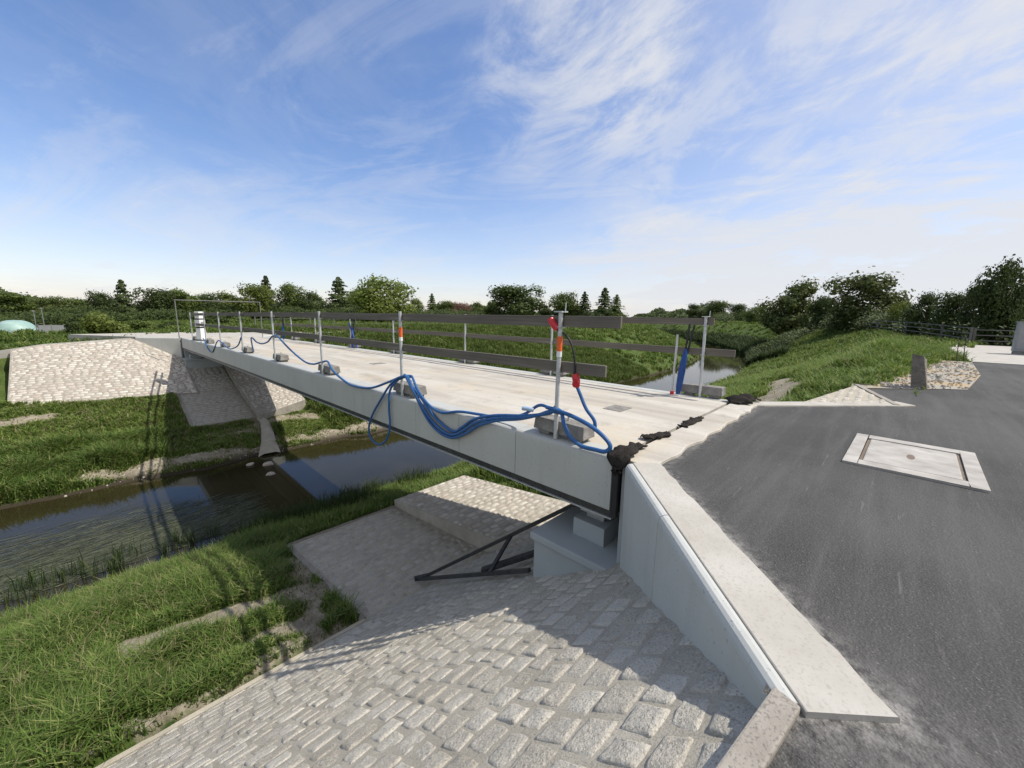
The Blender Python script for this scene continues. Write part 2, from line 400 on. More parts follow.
a = terr.data.attributes.new('dirt','FLOAT','POINT'); a.data.foreach_set('value', dirt(CX,SY).ravel().astype(np.float32))
a = terr.data.attributes.new('wet','FLOAT','POINT'); a.data.foreach_set('value', (1-smooth(-4.18,-3.95,Z)).ravel().astype(np.float32))
w = MB(); w.add([(-70,4,-4.2),(300,4,-4.2),(300,300,-4.2),(-70,300,-4.2)], [(0,1,2,3)])
tag(w.build('water', M['water']), 'murky brown river reflecting the bridge and the sky', None, None, 'structure')

# ------------------------------------------------------------------ asphalt, coping lines
W0 = np.array((2.94,1.475)); W1 = np.array((1.378,.112)); WD = (W1-W0)/np.linalg.norm(W1-W0); WN = np.array((-WD[1],WD[0]))
if WN[0] < 0: WN = -WN                          # inward, towards the asphalt
CC = 4.775                                      # centre line of the bridge
cw = np.array((3.1,1.42)); 
def inside(poly, x, y):
    r = np.zeros(x.shape, bool); n = len(poly)
    for i in range(n):
        (x0,y0),(x1,y1) = poly[i],poly[i-1]
        hit = ((y0>y)!=(y1>y)) & (x < (x1-x0)*(y-y0)/((y1-y0)+1e-12)+x0); r ^= hit
    return r
k0 = W0+WN*.14; k1 = W1-WD*.15+WN*.14
AS = [(-40,.6),(-2,.6),(1.30,.105),tuple(W1-WD*.15+WN*.03),tuple(k1),tuple(k0),(3.2,1.40),(6.4,1.40),(6.62,1.2),(8.0,-.2),(9.0,.4),(11.0,.3),(15,-1.0),(19.3,-1.6),(19.3,-40),(-40,-40)]
ca = np.concatenate([[-40,-20,-10,-5,-2], np.arange(0,9.2,.05), np.arange(9.4,19.5,.3)]); sa = np.concatenate([[-40,-20,-10], np.arange(-6,-2,.2), np.arange(-2,1.46,.04)])
A1,A2 = np.meshgrid(ca,sa,indexing='ij'); nA = len(sa)
zz = -.022+.006*wob(A1,A2,.9,1)
fi = (np.arange(len(ca)-1)[:,None]*nA+np.arange(nA-1)[None,:])
mc = (A1[:-1,:-1]+A1[1:,1:])/2; ms = (A2[:-1,:-1]+A2[1:,1:])/2
ok = inside(AS, mc, ms); I = fi[ok]
ro = mesh_np('road', np.stack([A1,A2,zz],-1).reshape(-1,3), np.stack([I,I+nA,I+nA+1,I+1],-1), M['asphalt'], None, True)
ke = W0+WN*.29; kf = W1+WN*.345
du = np.maximum.reduce([np.exp(-seg_d(A1,A2,tuple(ke),tuple(kf))/.045), np.exp(-seg_d(A1,A2,tuple(kf),tuple(W1))/.09), .7*np.exp(-seg_d(A1,A2,(3.1,1.26),(6.4,1.26))/.03), .35*np.exp(-seg_d(A1,A2,(1.6,-.1),(1.2,-.4))/.15)])
at = ro.data.attributes.new('dust','FLOAT','POINT'); at.data.foreach_set('value', du.ravel().astype(np.float32))
tag(ro, 'dark asphalt road ending at the bridge', None, None, 'structure')

m = MB(); m.box(19.25,34.5,-30,-1.9,-.3,.004)
tag(m.build('concrete_path', M['cap']), 'pale concrete slab beyond the asphalt', None, None, 'structure')
# gravel verge with loose stones and straw
gp = [(9.6,.45),(10.3,-.30),(10.75,-.72),(11.1,-1.12),(14.5,-1.62),(19.2,-1.9),(19.2,-1.2),(15,-.75),(12.4,-.1),(10.8,.5)]
m = MB(); bmv = [(x,y,-.012) for x,y in gp]; m.add(bmv, [tuple(range(len(gp)))])
for i in range(700):
    u = random.random(); x = 10.2+8.6*u**1.3; lo = np.interp(x,[10.2,10.75,11.1,14.5,19.2],[-.25,-.7,-1.1,-1.6,-1.88]); hi = np.interp(x,[10.2,12.4,15,19.2],[.45,-.05,-.7,-1.2])
    y = random.uniform(lo,hi); r = random.uniform(.008,.030)*(1 if random.random()<.95 else 2)
    n = 6; ang = random.random()*6
    ring = [(x+math.cos(ang+2*PI*k/n)*r*random.uniform(.7,1.2), y+math.sin(ang+2*PI*k/n)*r*random.uniform(.7,1.2), -.006) for k in range(n)]
    top = [(x+(p[0]-x)*.6, y+(p[1]-y)*.6, r*random.uniform(.25,.6)) for p in ring]
    m.hexa(ring, top, 0)
tag(m.build('gravel_verge', M['gravel']), 'pale rubble and straw strip between asphalt and grass mound', None, None, 'structure')

# ------------------------------------------------------------------ stone paving
def stones(mb, s0, s1, crange, P, N, course, l0, l1, gap, hgt, grid, mat=0, jit=.014, sv=1.0):
    s = s0
    N = Vector(N).normalized()
    while s < s1-.3*course:
        h = min(course*random.uniform(.86,1.16), s1-s); a,b = crange(s+h/2)
        if b-a < .05: s += h; continue
        c = a-random.random()*l0
        while c < b:
            L = random.uniform(l0,l1); c0 = max(c,a); c1 = min(c+L,b); c += L
            if c1-c0 < .06: continue
            g = gap/2*random.uniform(.7,1.6)
            gs = g*sv; Q = [(c0+g,s+gs),(c1-g,s+gs),(c1-g,s+h-gs),(c0+g,s+h-gs)]
            Q = [(x+random.uniform(-jit,jit), y+random.uniform(-jit,jit)*sv) for x,y in Q]
            hh = hgt*random.uniform(.55,1.3); tx = random.uniform(-.012,.012)*hgt/.03; ty = random.uniform(-.012,.012)*hgt/.03
            sd = random.random()*50
            nu,nv = grid
            vs = []
            for j in range(nv+1):
                for i in range(nu+1):
                    u = -1+2*i/nu; v = -1+2*j/nv; u = math.copysign(abs(u)**.6,u); v = math.copysign(abs(v)**.6,v)
                    # rounded, irregular outline
                    rr = 1-.05*(u*u*v*v)**.8
                    uu = u*rr; vv = v*rr
                    e = max(abs(u),abs(v))
                    p0 = ((1-uu)*(1-vv),(1+uu)*(1-vv),(1+uu)*(1+vv),(1-uu)*(1+vv))
                    x = sum(q[0]*wt for q,wt in zip(Q,p0))/4; y = sum(q[1]*wt for q,wt in zip(Q,p0))/4
                    z = hh*(1-.30*e**4-.45*e**10)+(tx*u+ty*v)*(1-e**6)-.02*e**12
                    if e < .99: z += hgt*.45*float(wob(x*27+sd,y*27,1.0,sd))+hgt*.35*float(wob(x*71+sd,y*67,1.0,sd+5))
                    else:
                        x += .010*float(wob(x*40+sd,y*40,1,sd)); y += .010*sv*float(wob(x*40,y*40+sd,1,sd+3))
                    vs.append(Vector(P(x,y))+N*z)
            fs = [(j*(nu+1)+i, j*(nu+1)+i+1, (j+1)*(nu+1)+i+1, (j+1)*(nu+1)+i) for j in range(nv) for i in range(nu)]
            mb.add(vs, fs, mat, True)
        s += h
def bed(mb, quad, drop=.3, mat=1, up=(0,0,0)):
    top = [Vector(q)+Vector(up) for q in quad]; bot = [q-Vector((0,0,drop)) for q in top]; mb.hexa(bot, top, mat)
zA = lambda s: -.03-.63*s
PAv = lambda c,s: (c,s,zA(s))
def wline(s): return 1.36+(s-.03)*(2.97-1.36)/1.52
def a_range(s):
    if s < 1.6: return (-2.6, wline(s)+.06)
    if s < 2.47: return (-2.6, 3.0)
    return (-2.6, 2.95-(s-2.45)*.75/2.43)
def b_upper(s):
    return (2.95-(s-2.45)*.75/2.43, 4.55) if s > 2.47 else (3,3)
m = MB()
bed(m, [(-2.6,.13,zA(.13)+.003),(1.5,.13,zA(.13)+.003),(2.97,4.9,zA(4.9)+.003),(-2.6,4.9,zA(4.9)+.003)]); bed(m, [(1.5,.131,zA(.131)+.001),(3.1,1.5,zA(1.5)+.001),(4.55,4.9,zA(4.9)+.001),(2.9,4.9,zA(4.9)+.001)])
stones(m, .14, 3.2, lambda s:(max(-2.6,-1.2+s*.0),a_range(s)[1]), PAv, (0,.533,.846), .140, .13,.23, .006, .011, (10,9), 0, .012)
stones(m, 3.2, 4.86, a_range, PAv, (0,.533,.846), .140, .13,.23, .006, .010, (7,6), 0, .012)
stones(m, 2.5, 4.86, b_upper, PAv, (0,.533,.846), .15, .17,.27, .016, .012, (4,3), 2, .006)
m.box(-2.6,2.2,4.87,4.93,-3.5,-3.085,1)
tag(m.build('paved_slope', [M['stone'],M['mortar'],M['slab'],M['kerb']], recalc=False), 'rough granite cobble slope below the near wing wall', None, None, 'structure')
zB = lambda s: -3.112-.087*(s-4.9)
m = MB(); bed(m, [(2.2,4.9,-3.114),(4.56,4.9,-3.114),(4.56,8.2,zB(8.2)),(2.2,8.2,zB(8.2))])
stones(m, 4.92, 8.16, lambda s:(2.26,4.55), lambda c,s:(c,s,zB(s)), (0,.12,1), .16, .18,.30, .016, .012, (4,3), 2, .006)
m.hexa([(2.14,4.95,-3.5),(2.24,4.95,-3.5),(2.24,8.24,-3.7),(2.14,8.24,-3.7)], [(2.14,4.95,-3.095),(2.24,4.95,-3.095),(2.24,8.24,-3.385),(2.14,8.24,-3.385)], 3)
m.hexa([(2.242,8.16,-3.7),(4.55,8.16,-3.7),(4.55,8.24,-3.7),(2.242,8.24,-3.7)], [(2.242,8.16,-3.38),(4.55,8.16,-3.38),(4.55,8.24,-3.388),(2.242,8.24,-3.388)], 3)
tag(m.build('paved_apron', [M['stone'],M['mortar'],M['slab'],M['kerb']], recalc=False), 'shaded flat cobble apron under the near bridge end', None, None, 'structure')
zC = lambda s: -2.74-.128*(s-4.3)
m = MB(); bed(m, [(4.56,4.2,zC(4.2)),(6.72,4.2,zC(4.2)),(6.72,8.2,zC(8.2)),(4.56,8.2,zC(8.2))], .6)
zC2 = lambda s: -.9-.438*(s-0)
bed(m, [(4.561,1.7,zA(1.7)+.12),(6.72,1.7,zA(1.7)+.12),(6.72,4.25,-2.735),(4.561,4.25,-2.735)], .6)
stones(m, 4.22, 8.18, lambda s:(4.57,6.71), lambda c,s:(c,s,zC(s)), (0,.12,1), .16, .18,.30, .02, .016, (4,3), 0, .008)
stones(m, 2.5, 4.2, lambda s:(4.57,6.71), lambda c,s:(c,s,-.98-.413*(s-0)), (0,.42,1), .16, .18,.30, .02, .016, (4,3), 0, .008)
tag(m.build('paved_terrace', [M['stone_far'],M['mortar'],M['slab'],M['kerb']], recalc=False), 'sunlit raised cobble terrace beyond the shaded apron', None, None, 'structure')
# upstream corner beside the kerb
m = MB()
bed(m, [(8.05,-.14,-.004),(9.95,.40,.0),(7.15,.86,.0),(7.5,.42,-.002)], .5)
m.hexa([(8.02,-.20,-.4),(9.98,.36,-.4),(9.95,.43,-.4),(7.99,-.13,-.4)], [(8.02,-.20,.012),(9.98,.36,.02),(9.95,.43,.02),(7.99,-.13,.012)], 2)
stones(m, -.08, .82, lambda s:(8.09-.947*(s+.12), 8.02+3.48*(s+.12) if s<.4 else 9.9-6.43*(s-.4)), lambda c,s:(c,s,.0), (0,0,1), .13, .15,.24, .018, .010, (4,3))
tag(m.build('paved_corner', [M['stone'],M['mortar'],M['kerb']], recalc=False), 'small cobbled triangle behind the pale kerb', None, None, 'structure')
# far bank
def yF(c): return 23.6-(c+2.6)*.9/4.8
zT = -2.5
def PF(c, s):          # s measured 0 at the toe, 1 at the top edge
    y0 = yF(c); ytop = np.interp(c,[-2.9,1.3,2.97],[27.3,27.6,26.05]); zt = np.interp(c,[-2.9,-1.7,1.3,2.97],[-.68,-.45,-.27,-1.28])
    zt2 = zt
    return (c, y0+(ytop-y0)*s, zT+(zt2-zT)*s)
m = MB()
cc = np.linspace(-2.58,2.97,24)
for i in range(len(cc)-1):
    q = [PF(cc[i],0),PF(cc[i+1],0),PF(cc[i+1],1),PF(cc[i],1)]; bed(m, q, .35)
stones(m, 0.0, .99, lambda s:(-2.56,2.95-0*s), PF, (0,-.45,.89), .036, .20,.32, .022, .020, (4,3), 0, .010, .2)
m.hexa([(-2.72,23.52,-3.0),(2.3,22.58,-3.0),(2.3,22.66,-3.0),(-2.72,23.60,-3.0)], [(-2.72,23.52,-2.47),(2.3,22.58,-2.47),(2.3,22.66,-2.47),(-2.72,23.60,-2.47)], 3)
tag(m.build('paved_slope', [M['stone_far'],M['joint'],M['slab'],M['kerb']], recalc=False), 'bright cobble slope on the far bank', None, None, 'structure')
m = MB()
zFB = lambda s: np.interp(s,[19.6,22.75,25.3],[-3.36,-2.52,-1.6])
for y0,y1 in ((19.6,22.75),(22.75,25.6)):
    bed(m, [(2.28,y0,zFB(y0)),(4.5,y0,zFB(y0)),(4.5,y1,zFB(y1)),(2.28,y1,zFB(y1))], .4)
stones(m, 19.65, 25.4, lambda s:(2.3,4.46), lambda c,s:(c,s,zFB(s)), (0,-.3,1), .17, .2,.3, .018, .014, (3,2), 2, .006)
def PG(c, v):
    y0 = 19.35+.44*(c-4.5); y = y0+(25.5-y0)*v; return (c, y, float(zFB(max(y,19.6)))+.15)
g4 = np.linspace(4.5,6.75,5); v4 = np.linspace(0,1,7)
for i in range(4):
    for j in range(6): bed(m, [PG(g4[i],v4[j]),PG(g4[i+1],v4[j]),PG(g4[i+1],v4[j+1]),PG(g4[i],v4[j+1])], .5)
stones(m, 0.0, .99, lambda s:(4.53,6.72), PG, (0,-.3,1), .029, .2,.3, .018, .016, (4,3), 0, .010, .18)
m.hexa([(2.2,19.55,-3.9),(2.28,19.55,-3.9),(2.28,22.7,-3.2),(2.2,22.7,-3.2)], [(2.2,19.55,-3.34),(2.28,19.55,-3.34),(2.28,22.7,-2.5),(2.2,22.7,-2.5)], 3)
tag(m.build('paved_apron', [M['stone_far'],M['joint'],M['slab'],M['kerb']], recalc=False), 'cobble apron under the far bridge end, half in shade', None, None, 'structure')
# poured concrete strip running down into the water from the far apron
m = MB(); L = []
for i,(c,s,wd) in enumerate([(4.62,19.7,.16),(4.62,19.0,.17),(4.5,18.3,.2),(4.35,17.6,.24),(4.2,17.0,.3),(4.1,16.6,.38)]):
    z = float(ground(c,s))+.13; L.append([(c-wd,s,z-.05),(c-wd*.5,s,z+.02),(c+wd*.5,s,z+.02),(c+wd,s,z-.05)])
for i in range(len(L)-1): m.add(L[i]+L[i+1], [(k,k+1,5+k,4+k) for k in range(3)], 0, True)
tag(m.build('spilled_concrete', M['mortar']), 'grey tongue of spilled concrete running from the far apron into the river', 'concrete spill')
def rock(name, x, y, z, r, label):
    bm = bmesh.new(); bmesh.ops.create_icosphere(bm, subdivisions=2, radius=r)
    sd = random.random()*9
    for v in bm.verts: v.co *= 1+.3*float(wob(v.co.x/r*2+sd,v.co.y/r*2+v.co.z/r,1.2,sd)); v.co.z *= .6; v.co.x *= 1.25
    me = bpy.data.meshes.new(name); bm.to_mesh(me); bm.free(); me.materials.append(M['stone_far'])
    o = link(bpy.data.objects.new(name, me)); o.location = (x,y,z); tag(o, label, 'stone', 'pale stones in the river')
rock('stone', 3.75,15.5,-4.18,.15,'larger pale stone in the river near the far bank'); rock('stone', 3.3,15.9,-4.17,.10,'pale stone closest to the far bank under the bridge'); rock('stone', 3.55,14.5,-4.19,.11,'pale stone farthest out in the river under the bridge')
m = MB()
for i in range(500):
    x = random.uniform(-1.2,6.5); y = 17.25+random.gauss(0,.32)-.05*max(0,x-3); r = random.uniform(.010,.03)*random.choice((.5,1,1.6)); z = float(ground(x,y))
    if z < -4.2: continue
    a0 = random.random()*6; ring = [(x+math.cos(a0+k)*r*random.uniform(.7,1.2), y+math.sin(a0+k)*r*random.uniform(.7,1.2), z-.02) for k in (0,1.05,2.1,3.14,4.2,5.2)]
    m.hexa(ring, [(x+(p[0]-x)*.55, y+(p[1]-y)*.55, z+r*random.uniform(.3,.7)) for p in ring])
tag(m.build('shore_pebbles', M['mortar'], recalc=False), 'pale pebbles along the far waterline', None, None, 'stuff')
# top edge kerb
m = MB(); kd = Vector((-.9886,.1505,0)); kn = Vector((.1505,.9886,0)); k0 = Vector((1.405,.058,0))
for i in range(6):
    a = k0+kd*(i*.985); b = k0+kd*(i*.985+.975); q = [b, a, a+kn*.085+(kd*-.035 if i==0 else Vector()), b+kn*.085]
    m.hexa([v+Vector((0,0,-.5)) for v in q], [v+Vector((0,0,.004)) for v in q[:2]]+[v+Vector((0,0,-.006)) for v in q[2:]])
tag(m.build('kerb', M['kerb'], bevel=.008), 'row of long pinkish grey kerb stones along the slope top', None, None, 'structure')

# ------------------------------------------------------------------ abutments
def abutment(label, near):
    mp = (lambda c,s,z: (c,s,z)) if near else (lambda c,s,z: (c,1.6+S_END-s,z-.2))
    mir = lambda p: (2*CC-p[0], p[1])
    root = empty('abutment', mp(CC,1.5,0), label, 'bridge abutment'); inv = Vector(root.location)
    def put(mb, name, mats, bevel=0, smoothing=False):
        mb.v = [tuple(Vector(mp(*p))-inv) for p in mb.v]
        return mb.build(name, mats, root, bevel)
    for side in (0,1):
        fx = (lambda p: p) if side == 0 else mir
        def pt(t, n, z):
            q = W0+WD*t+WN*n; q = fx((q[0],q[1])); return (q[0],q[1],z)
        L = float(np.linalg.norm(W1-W0))+(.30 if side and near else 0); zb = lambda t: np.interp(t,[0,L],[-1.55,-.45])
        prof = [(.0,-.055),(.003,-.034),(.012,-.015),(.026,-.004),(.045,.0)]
        m = MB()
        for t0,t1 in ((0.0,.86),(.866,L)):
            n = 5; ring = []
            for t in (t0,t1):
                facet = .0
                ring.append([pt(t,.02 if t==0 else 0,zb(t))]+[pt(t,a,b) for a,b in prof]+[pt(t,.058,0),pt(t,.058,zb(t))])
            k = len(ring[0]); m.add(ring[0]+ring[1], [(i,(i+1)%k,k+(i+1)%k,k+i) for i in range(k)], 0, False)
            m.add(ring[0],[tuple(range(k))]); m.add(ring[1],[tuple(range(k))])
        put(m, 'wing_wall', M['wing'])
        m = MB(); m.hexa([pt(0,.062,-1.5),pt(L,.062,-.5),pt(L+.02,.29,-.5),pt(0,.28,-1.5)], [pt(-.02,.062,-.006),pt(L+.02,.062,-.006),pt(L+.02,.29,-.006),pt(-.02,.28,-.006)])
        put(m, 'wing_core', M['soffit'])
        m = MB(); N = 26; e = []
        for i in range(N+1):
            t = -.02+(L+.05)*i/N; e.append(.290+.055*i/N+random.uniform(-.006,.006)+.004*math.sin(i*1.7))
        vs = []
        for i in range(N+1):
            t = -.02+(L+.05)*i/N
            vs += [pt(t,.064,-.03),pt(t,.064,.001),pt(t,.068,.004),pt(t,e[i]-.006,.003),pt(t,e[i],-.004),pt(t,e[i]+.003,-.03)]
        m.add(vs, [(i*6+k,i*6+k+1,i*6+7+k,i*6+6+k) for i in range(N) for k in range(5)], 0, False)
        m.add(vs[:6],[tuple(range(6))]); m.add(vs[-6:],[tuple(range(6))])
        put(m, 'coping', M['cap'])
    m = MB(); N = 40; vs = []
    for i in range(N+1):
        c = 3.02+(2*CC-6.04)*i/N; j = 1.27+.018*math.sin(i*.9)+random.uniform(-.012,.012)
        vs += [(c,j-.004,-.04),(c,j,-.001),(c,j+.012,.003),(c,1.575,.003),(c,1.585,-.04)]
    m.add(vs, [(i*5+k,i*5+k+1,i*5+6+k,i*5+5+k) for i in range(N) for k in range(4)]); m.add(vs[:5],[(0,1,2,3,4)]); m.add(vs[-5:],[(0,1,2,3,4)])
    put(m, 'end_strip', M['deck'])
    m = MB(); m.box(3.06,2*CC-3.06,1.30,1.56,-2.2,-.01); put(m, 'back_wall', M['seat'])
    m = MB(); m.box(2.95,2*CC-2.95,1.561,2.45,-2.3,-1.10); m.box(2.918,2*CC-2.918,1.562,2.482,-1.10,-1.02); put(m, 'bearing_seat', M['seat'], .012)
    for c0 in (3.2, 2*CC-3.6):
        b = MB(); b.box(c0,c0+.42,1.78,2.14,-1.02,-.83); bl = put(b, 'bearing_block', M['seat'], .008)
        b = MB(); b.box(c0+.12,c0+.3,1.86,2.06,-.83,-.76); b.box(c0+.06,c0+.36,1.82,2.10,-.76,-.60,0)
        b.v = [tuple(Vector(mp(*p))-inv) for p in b.v]; b.build('bearing_pad', M['lip_steel'], bl, .004)
    return root
abutment('near concrete abutment with white coping and grey wing wall beside the asphalt', True)
abutment('far concrete abutment at the left end of the bridge', False)

# ------------------------------------------------------------------ bridge
bridge = empty('bridge', (CC,1.6,0), 'long pale concrete footbridge with grey side panels over the river', 'bridge')
bo = Vector(bridge.location)
def extrude(mb, prof, s0, s1, n=1, mat=0, smooth=False, mirror=False, off=(0,0)):
    k = len(prof); ring = []
    for i in range(n+1):
        s = s0+(s1-s0)*i/n
        ring += [((2*CC-c if mirror else c)-bo.x, s-bo.y, z+zc(s)-bo.z) for c,z in prof]
    mb.add(ring, [(i*k+j, i*k+(j+1)%k, (i+1)*k+(j+1)%k, (i+1)*k+j) for i in range(n) for j in range(k)], mat, smooth)
    mb.add(ring[:k],[tuple(range(k-1,-1,-1))],mat); mb.add(ring[-k:],[tuple(range(k))],mat)
S0 = 1.63
m = MB(); extrude(m, [(3.24,-.30),(3.235,-.003),(2*CC-3.235,-.003),(2*CC-3.24,-.30)], S0, S_END-.03, 24); m.build('deck', M['deck'], bridge)
for mi in (False, True):
    m = MB(); s = S0; first = True
    edges = [S0, 2.79]
    while edges[-1] < S_END-1.4: edges.append(edges[-1]+.965)
    edges.append(S_END-.03)
    for a,b in zip(edges[:-1],edges[1:]):
        extrude(m, [(3.035,-.50),(3.0,-.498),(3.0,-.055),(3.003,-.034),(3.012,-.015),(3.026,-.004),(3.045,0),(3.228,0),(3.228,-.06),(3.06,-.06),(3.06,-.5)], a+.003, b-.003, 1, 0, False, mi)
    m.build('side_panel', M['paint'], bridge)
    m = MB(); extrude(m, [(3.065,-.52),(3.065,-.07),(3.2,-.07),(3.2,-.52)], S0, S_END-.03, 24, 0, False, mi)
    extrude(m, [(3.03,-.575),(3.03,-.505),(3.3,-.505),(3.3,-.575)], S0-.01, S_END-.02, 24, 0, False, mi); fl = m.build('bottom_flange', M['dark_steel'], bridge)
    m = MB(); extrude(m, [(3.015,-.592),(3.015,-.578),(3.3,-.578),(3.3,-.592)], S0-.01, S_END-.02, 24, 0, False, mi); m.build('flange_lip', M['lip_steel'], bridge)
m = MB(); extrude(m, [(3.32,-.56),(3.32,-.302),(2*CC-3.32,-.302),(2*CC-3.32,-.56)], S0, S_END-.03, 24); m.build('soffit', M['soffit'], bridge)
for c0 in (4.05,4.75,5.45):
    m = MB(); extrude(m, [(c0,-.62),(c0,-.563),(c0+.12,-.563),(c0+.12,-.62)], S0, S_END-.03, 24); m.build('girder_flange', M['lip_steel'], bridge)
for c,s in ((4.74,2.55),(4.74,9.1)):
    m = MB(); m.box(c-.16-bo.x,c+.16-bo.x,s-.13-bo.y,s+.13-bo.y,zc(s)-.02,zc(s)+.003); m.build('drain_plate', M['block'], bridge)
for c in (3.0,):
    m = MB(); m.box(c+.012-bo.x,c+.06-bo.x,1.575-bo.y,1.63-bo.y,-.56,-.03); m.build('joint_seal', M['dark_gap'], bridge)

# ------------------------------------------------------------------ railings
def make_block():
    m = MB(); L=.62
    m.hexa([(-.105,-L/2,.04),(.105,-L/2,.04),(.105,L/2,.04),(-.105,L/2,.04)], [(-.09,-L/2+.01,.17),(.09,-L/2+.01,.17),(.09,L/2-.01,.17),(-.09,L/2-.01,.17)])
    for y in (-.19,.19): m.box(-.085,.085,y-.07,y+.07,0,.04)
    return m
def post(x, s, h, bandkind, bside, label, group, lean=0.0, clamp=True, foot=True):
    root = empty('railing_post', (x,s,zc(s)+.003), label, 'railing post', group)
    root.rotation_euler = (lean, 0, 0)
    m = MB(); m.tube([(0,0,.0),(0,0,h)], .0215, 12); m.build('pole', M['steel'], root)
    if bandkind:
        m = MB(); m.tube([(0,0,h-.365),(0,0,h-.225)], .0265, 12); sl = m.build('reflective_band', M['orange'] if bandkind == 'orange' else M['white_band'], root)
        m = MB(); m.tube([(0,0,h-.42),(0,0,h-.366)], .0260, 12); m.build('band_edge', M['white_band'], sl)
    if clamp:
        m = MB(); m.box(-.05,.05,-.045,.045,h,h+.012); m.tube([(.0,-.05,h+.012),(.0,-.055,h+.09)], .006, 6); m.build('clamp', M['steel'], root)
    for zz in (1.16,.72):
        m = MB(); m.box(-.025*bside,.06*bside,-.03,.03,zz-.065,zz-.056); m.box(.052*bside,.06*bside,-.03,.03,zz-.065,zz-.02); m.build('bracket', M['steel'], root)
    if foot:
        fb = make_block(); fb.v = [(a+.125*bside,b,c) for a,b,c in fb.v]; f = fb.build('foot_block', M['block'], root, .012)
        m = MB(); m.tube([(.125*bside,-.06,.14),(.125*bside,-.06,.23)], .012, 8); m.build('bolt', M['steel'], f)
    return root
LP = [(2.30,'orange','post with orange band nearest the asphalt on the left railing'),
      (5.15,'orange','second post from the asphalt on the left railing, above the hanging cable loop'),
      (8.12,None,'third post from the asphalt on the left railing'),
      (11.1,None,'fourth post from the asphalt on the left railing'),
      (14.2,None,'fifth post from the asphalt on the left railing, at a cable swag'),
      (17.2,None,'sixth post from the asphalt on the left railing'),
      (19.9,None,'leaning post beside the white cabinet on the left railing'),
      (23.0,None,'last left railing post, behind the white cabinet')]
for s,b,l in LP: post(3.055, s, 1.235, b, 1, l, 'posts of the left railing', .06 if 'leaning' in l else random.uniform(-.012,.012), s < 4)
RP = [(2.06,None,'grey post on a pale block nearest the asphalt on the right railing'),
      (5.0,None,'second post from the asphalt on the right railing, beside the nearest left post'),
      (7.75,None,'third post from the asphalt on the right railing, pale'),
      (11.2,None,'fourth post from the asphalt on the right railing'),
      (14.2,None,'fifth post from the asphalt on the right railing, by the leaning blue prop'),
      (17.5,None,'sixth post from the asphalt on the right railing'),
      (20.4,None,'seventh post from the asphalt on the right railing'),
      (23.2,None,'last right railing post at the far end')]
for s,b,l in RP: post(6.40, s, 1.225, b, 1, l, 'posts of the right railing', random.uniform(-.02,.02), s < 4)
def board(x, s0, s1, z, label, group):
    m = MB(); w = .03; h = .105; n = 6; L = s1-s0; ring = []
    a = random.uniform(-.006,.006); tw = random.uniform(-.02,.02)
    for i in range(n+1):
        t = i/n; y = -L/2+L*t; dx = a*math.sin(PI*t); dz = random.uniform(-.002,.002)-.01*math.sin(PI*t)*random.random(); k = tw*t
        for p,q in ((-w/2,-h/2),(w/2,-h/2),(w/2,h/2),(-w/2,h/2)): ring.append((p+dx+q*k, y, q+dz+(zc(s0+L*t)-zc((s0+s1)/2))))
    m.add(ring, [(i*4+k,i*4+(k+1)%4,i*4+4+(k+1)%4,i*4+4+k) for i in range(n) for k in range(4)]); m.add(ring[:4],[(3,2,1,0)]); m.add(ring[-4:],[(0,1,2,3)])
    o = m.build('timber_rail', M['wood'], None, .003, 1); o.location = (x,(s0+s1)/2,z+zc((s0+s1)/2)); tag(o, label, 'wooden rail', group)
for i,(a,b) in enumerate(((1.68,8.3),(7.95,14.4),(14.05,20.1),(19.7,23.3))):
    w_ = ('first','second','third','last')[i]
    board(3.096+.034*(i%2), a, b, 1.158, '%s weathered top board of the left railing, counted from the asphalt'%w_, 'boards of the left railing')
    board(3.096+.034*(i%2), a+.12, b+(.1 if i<3 else 0), .722, '%s weathered knee board of the left railing, counted from the asphalt'%w_, 'boards of the left railing')
for i,(a,b) in enumerate(((1.97,7.95),(7.6,14.4),(14.05,20.6),(20.2,23.4))):
    w_ = ('first','second','third','last')[i]
    board(6.441+.034*(i%2), a, b, 1.158, '%s weathered top board of the right railing, counted from the asphalt'%w_, 'boards of the right railing')
    board(6.441+.034*(i%2), a-(.33 if i==0 else 0), b, .705, '%s weathered knee board of the right railing, counted from the asphalt'%w_, 'boards of the right railing')

# ------------------------------------------------------------------ cables, plugs, felt, props on the bridge
def cable(pts, r, label, mat='cable', name='cable', n=9, parent=None):
    m = MB(); m.tube(catmull(pts, n), r, 10); o = m.build(name, M[mat], parent)
    if not parent: tag(o, label, 'cable', 'blue cables on the bridge')
    return o
cable([(3.25,13.9,zc(14)+.05),(3.02,13.0,.45),(3.0,12.4,.37),(3.0,11.9,.36),(3.0,11.4,.44),(3.02,11.1,.58),(3.02,10.75,.62),(3.0,10.48,.58),(3.0,9.78,.36),(3.0,8.95,.17),(3.02,8.5,.15),(3.06,8.15,.22),(3.05,7.83,.26),(2.995,7.48,.13),(2.985,6.98,.0),(2.98,6.59,-.04),(2.98,5.98,.01),(3.0,5.45,.17),(3.04,5.12,.29),(3.1,4.98,.31)], .019, 'blue cable swagged between the second, third and fourth left posts')
cable([(3.2,21.5,.0),(3.0,19.9,.02),(2.98,19.2,-.28),(2.98,18.4,-.34),(3.0,17.4,.12),(2.99,16.7,.10),(2.98,15.8,-.02),(2.98,15.2,.0),(3.0,14.5,.15),(3.02,14.1,.42)], .019, 'blue cable looping over the bridge edge near the white cabinet')
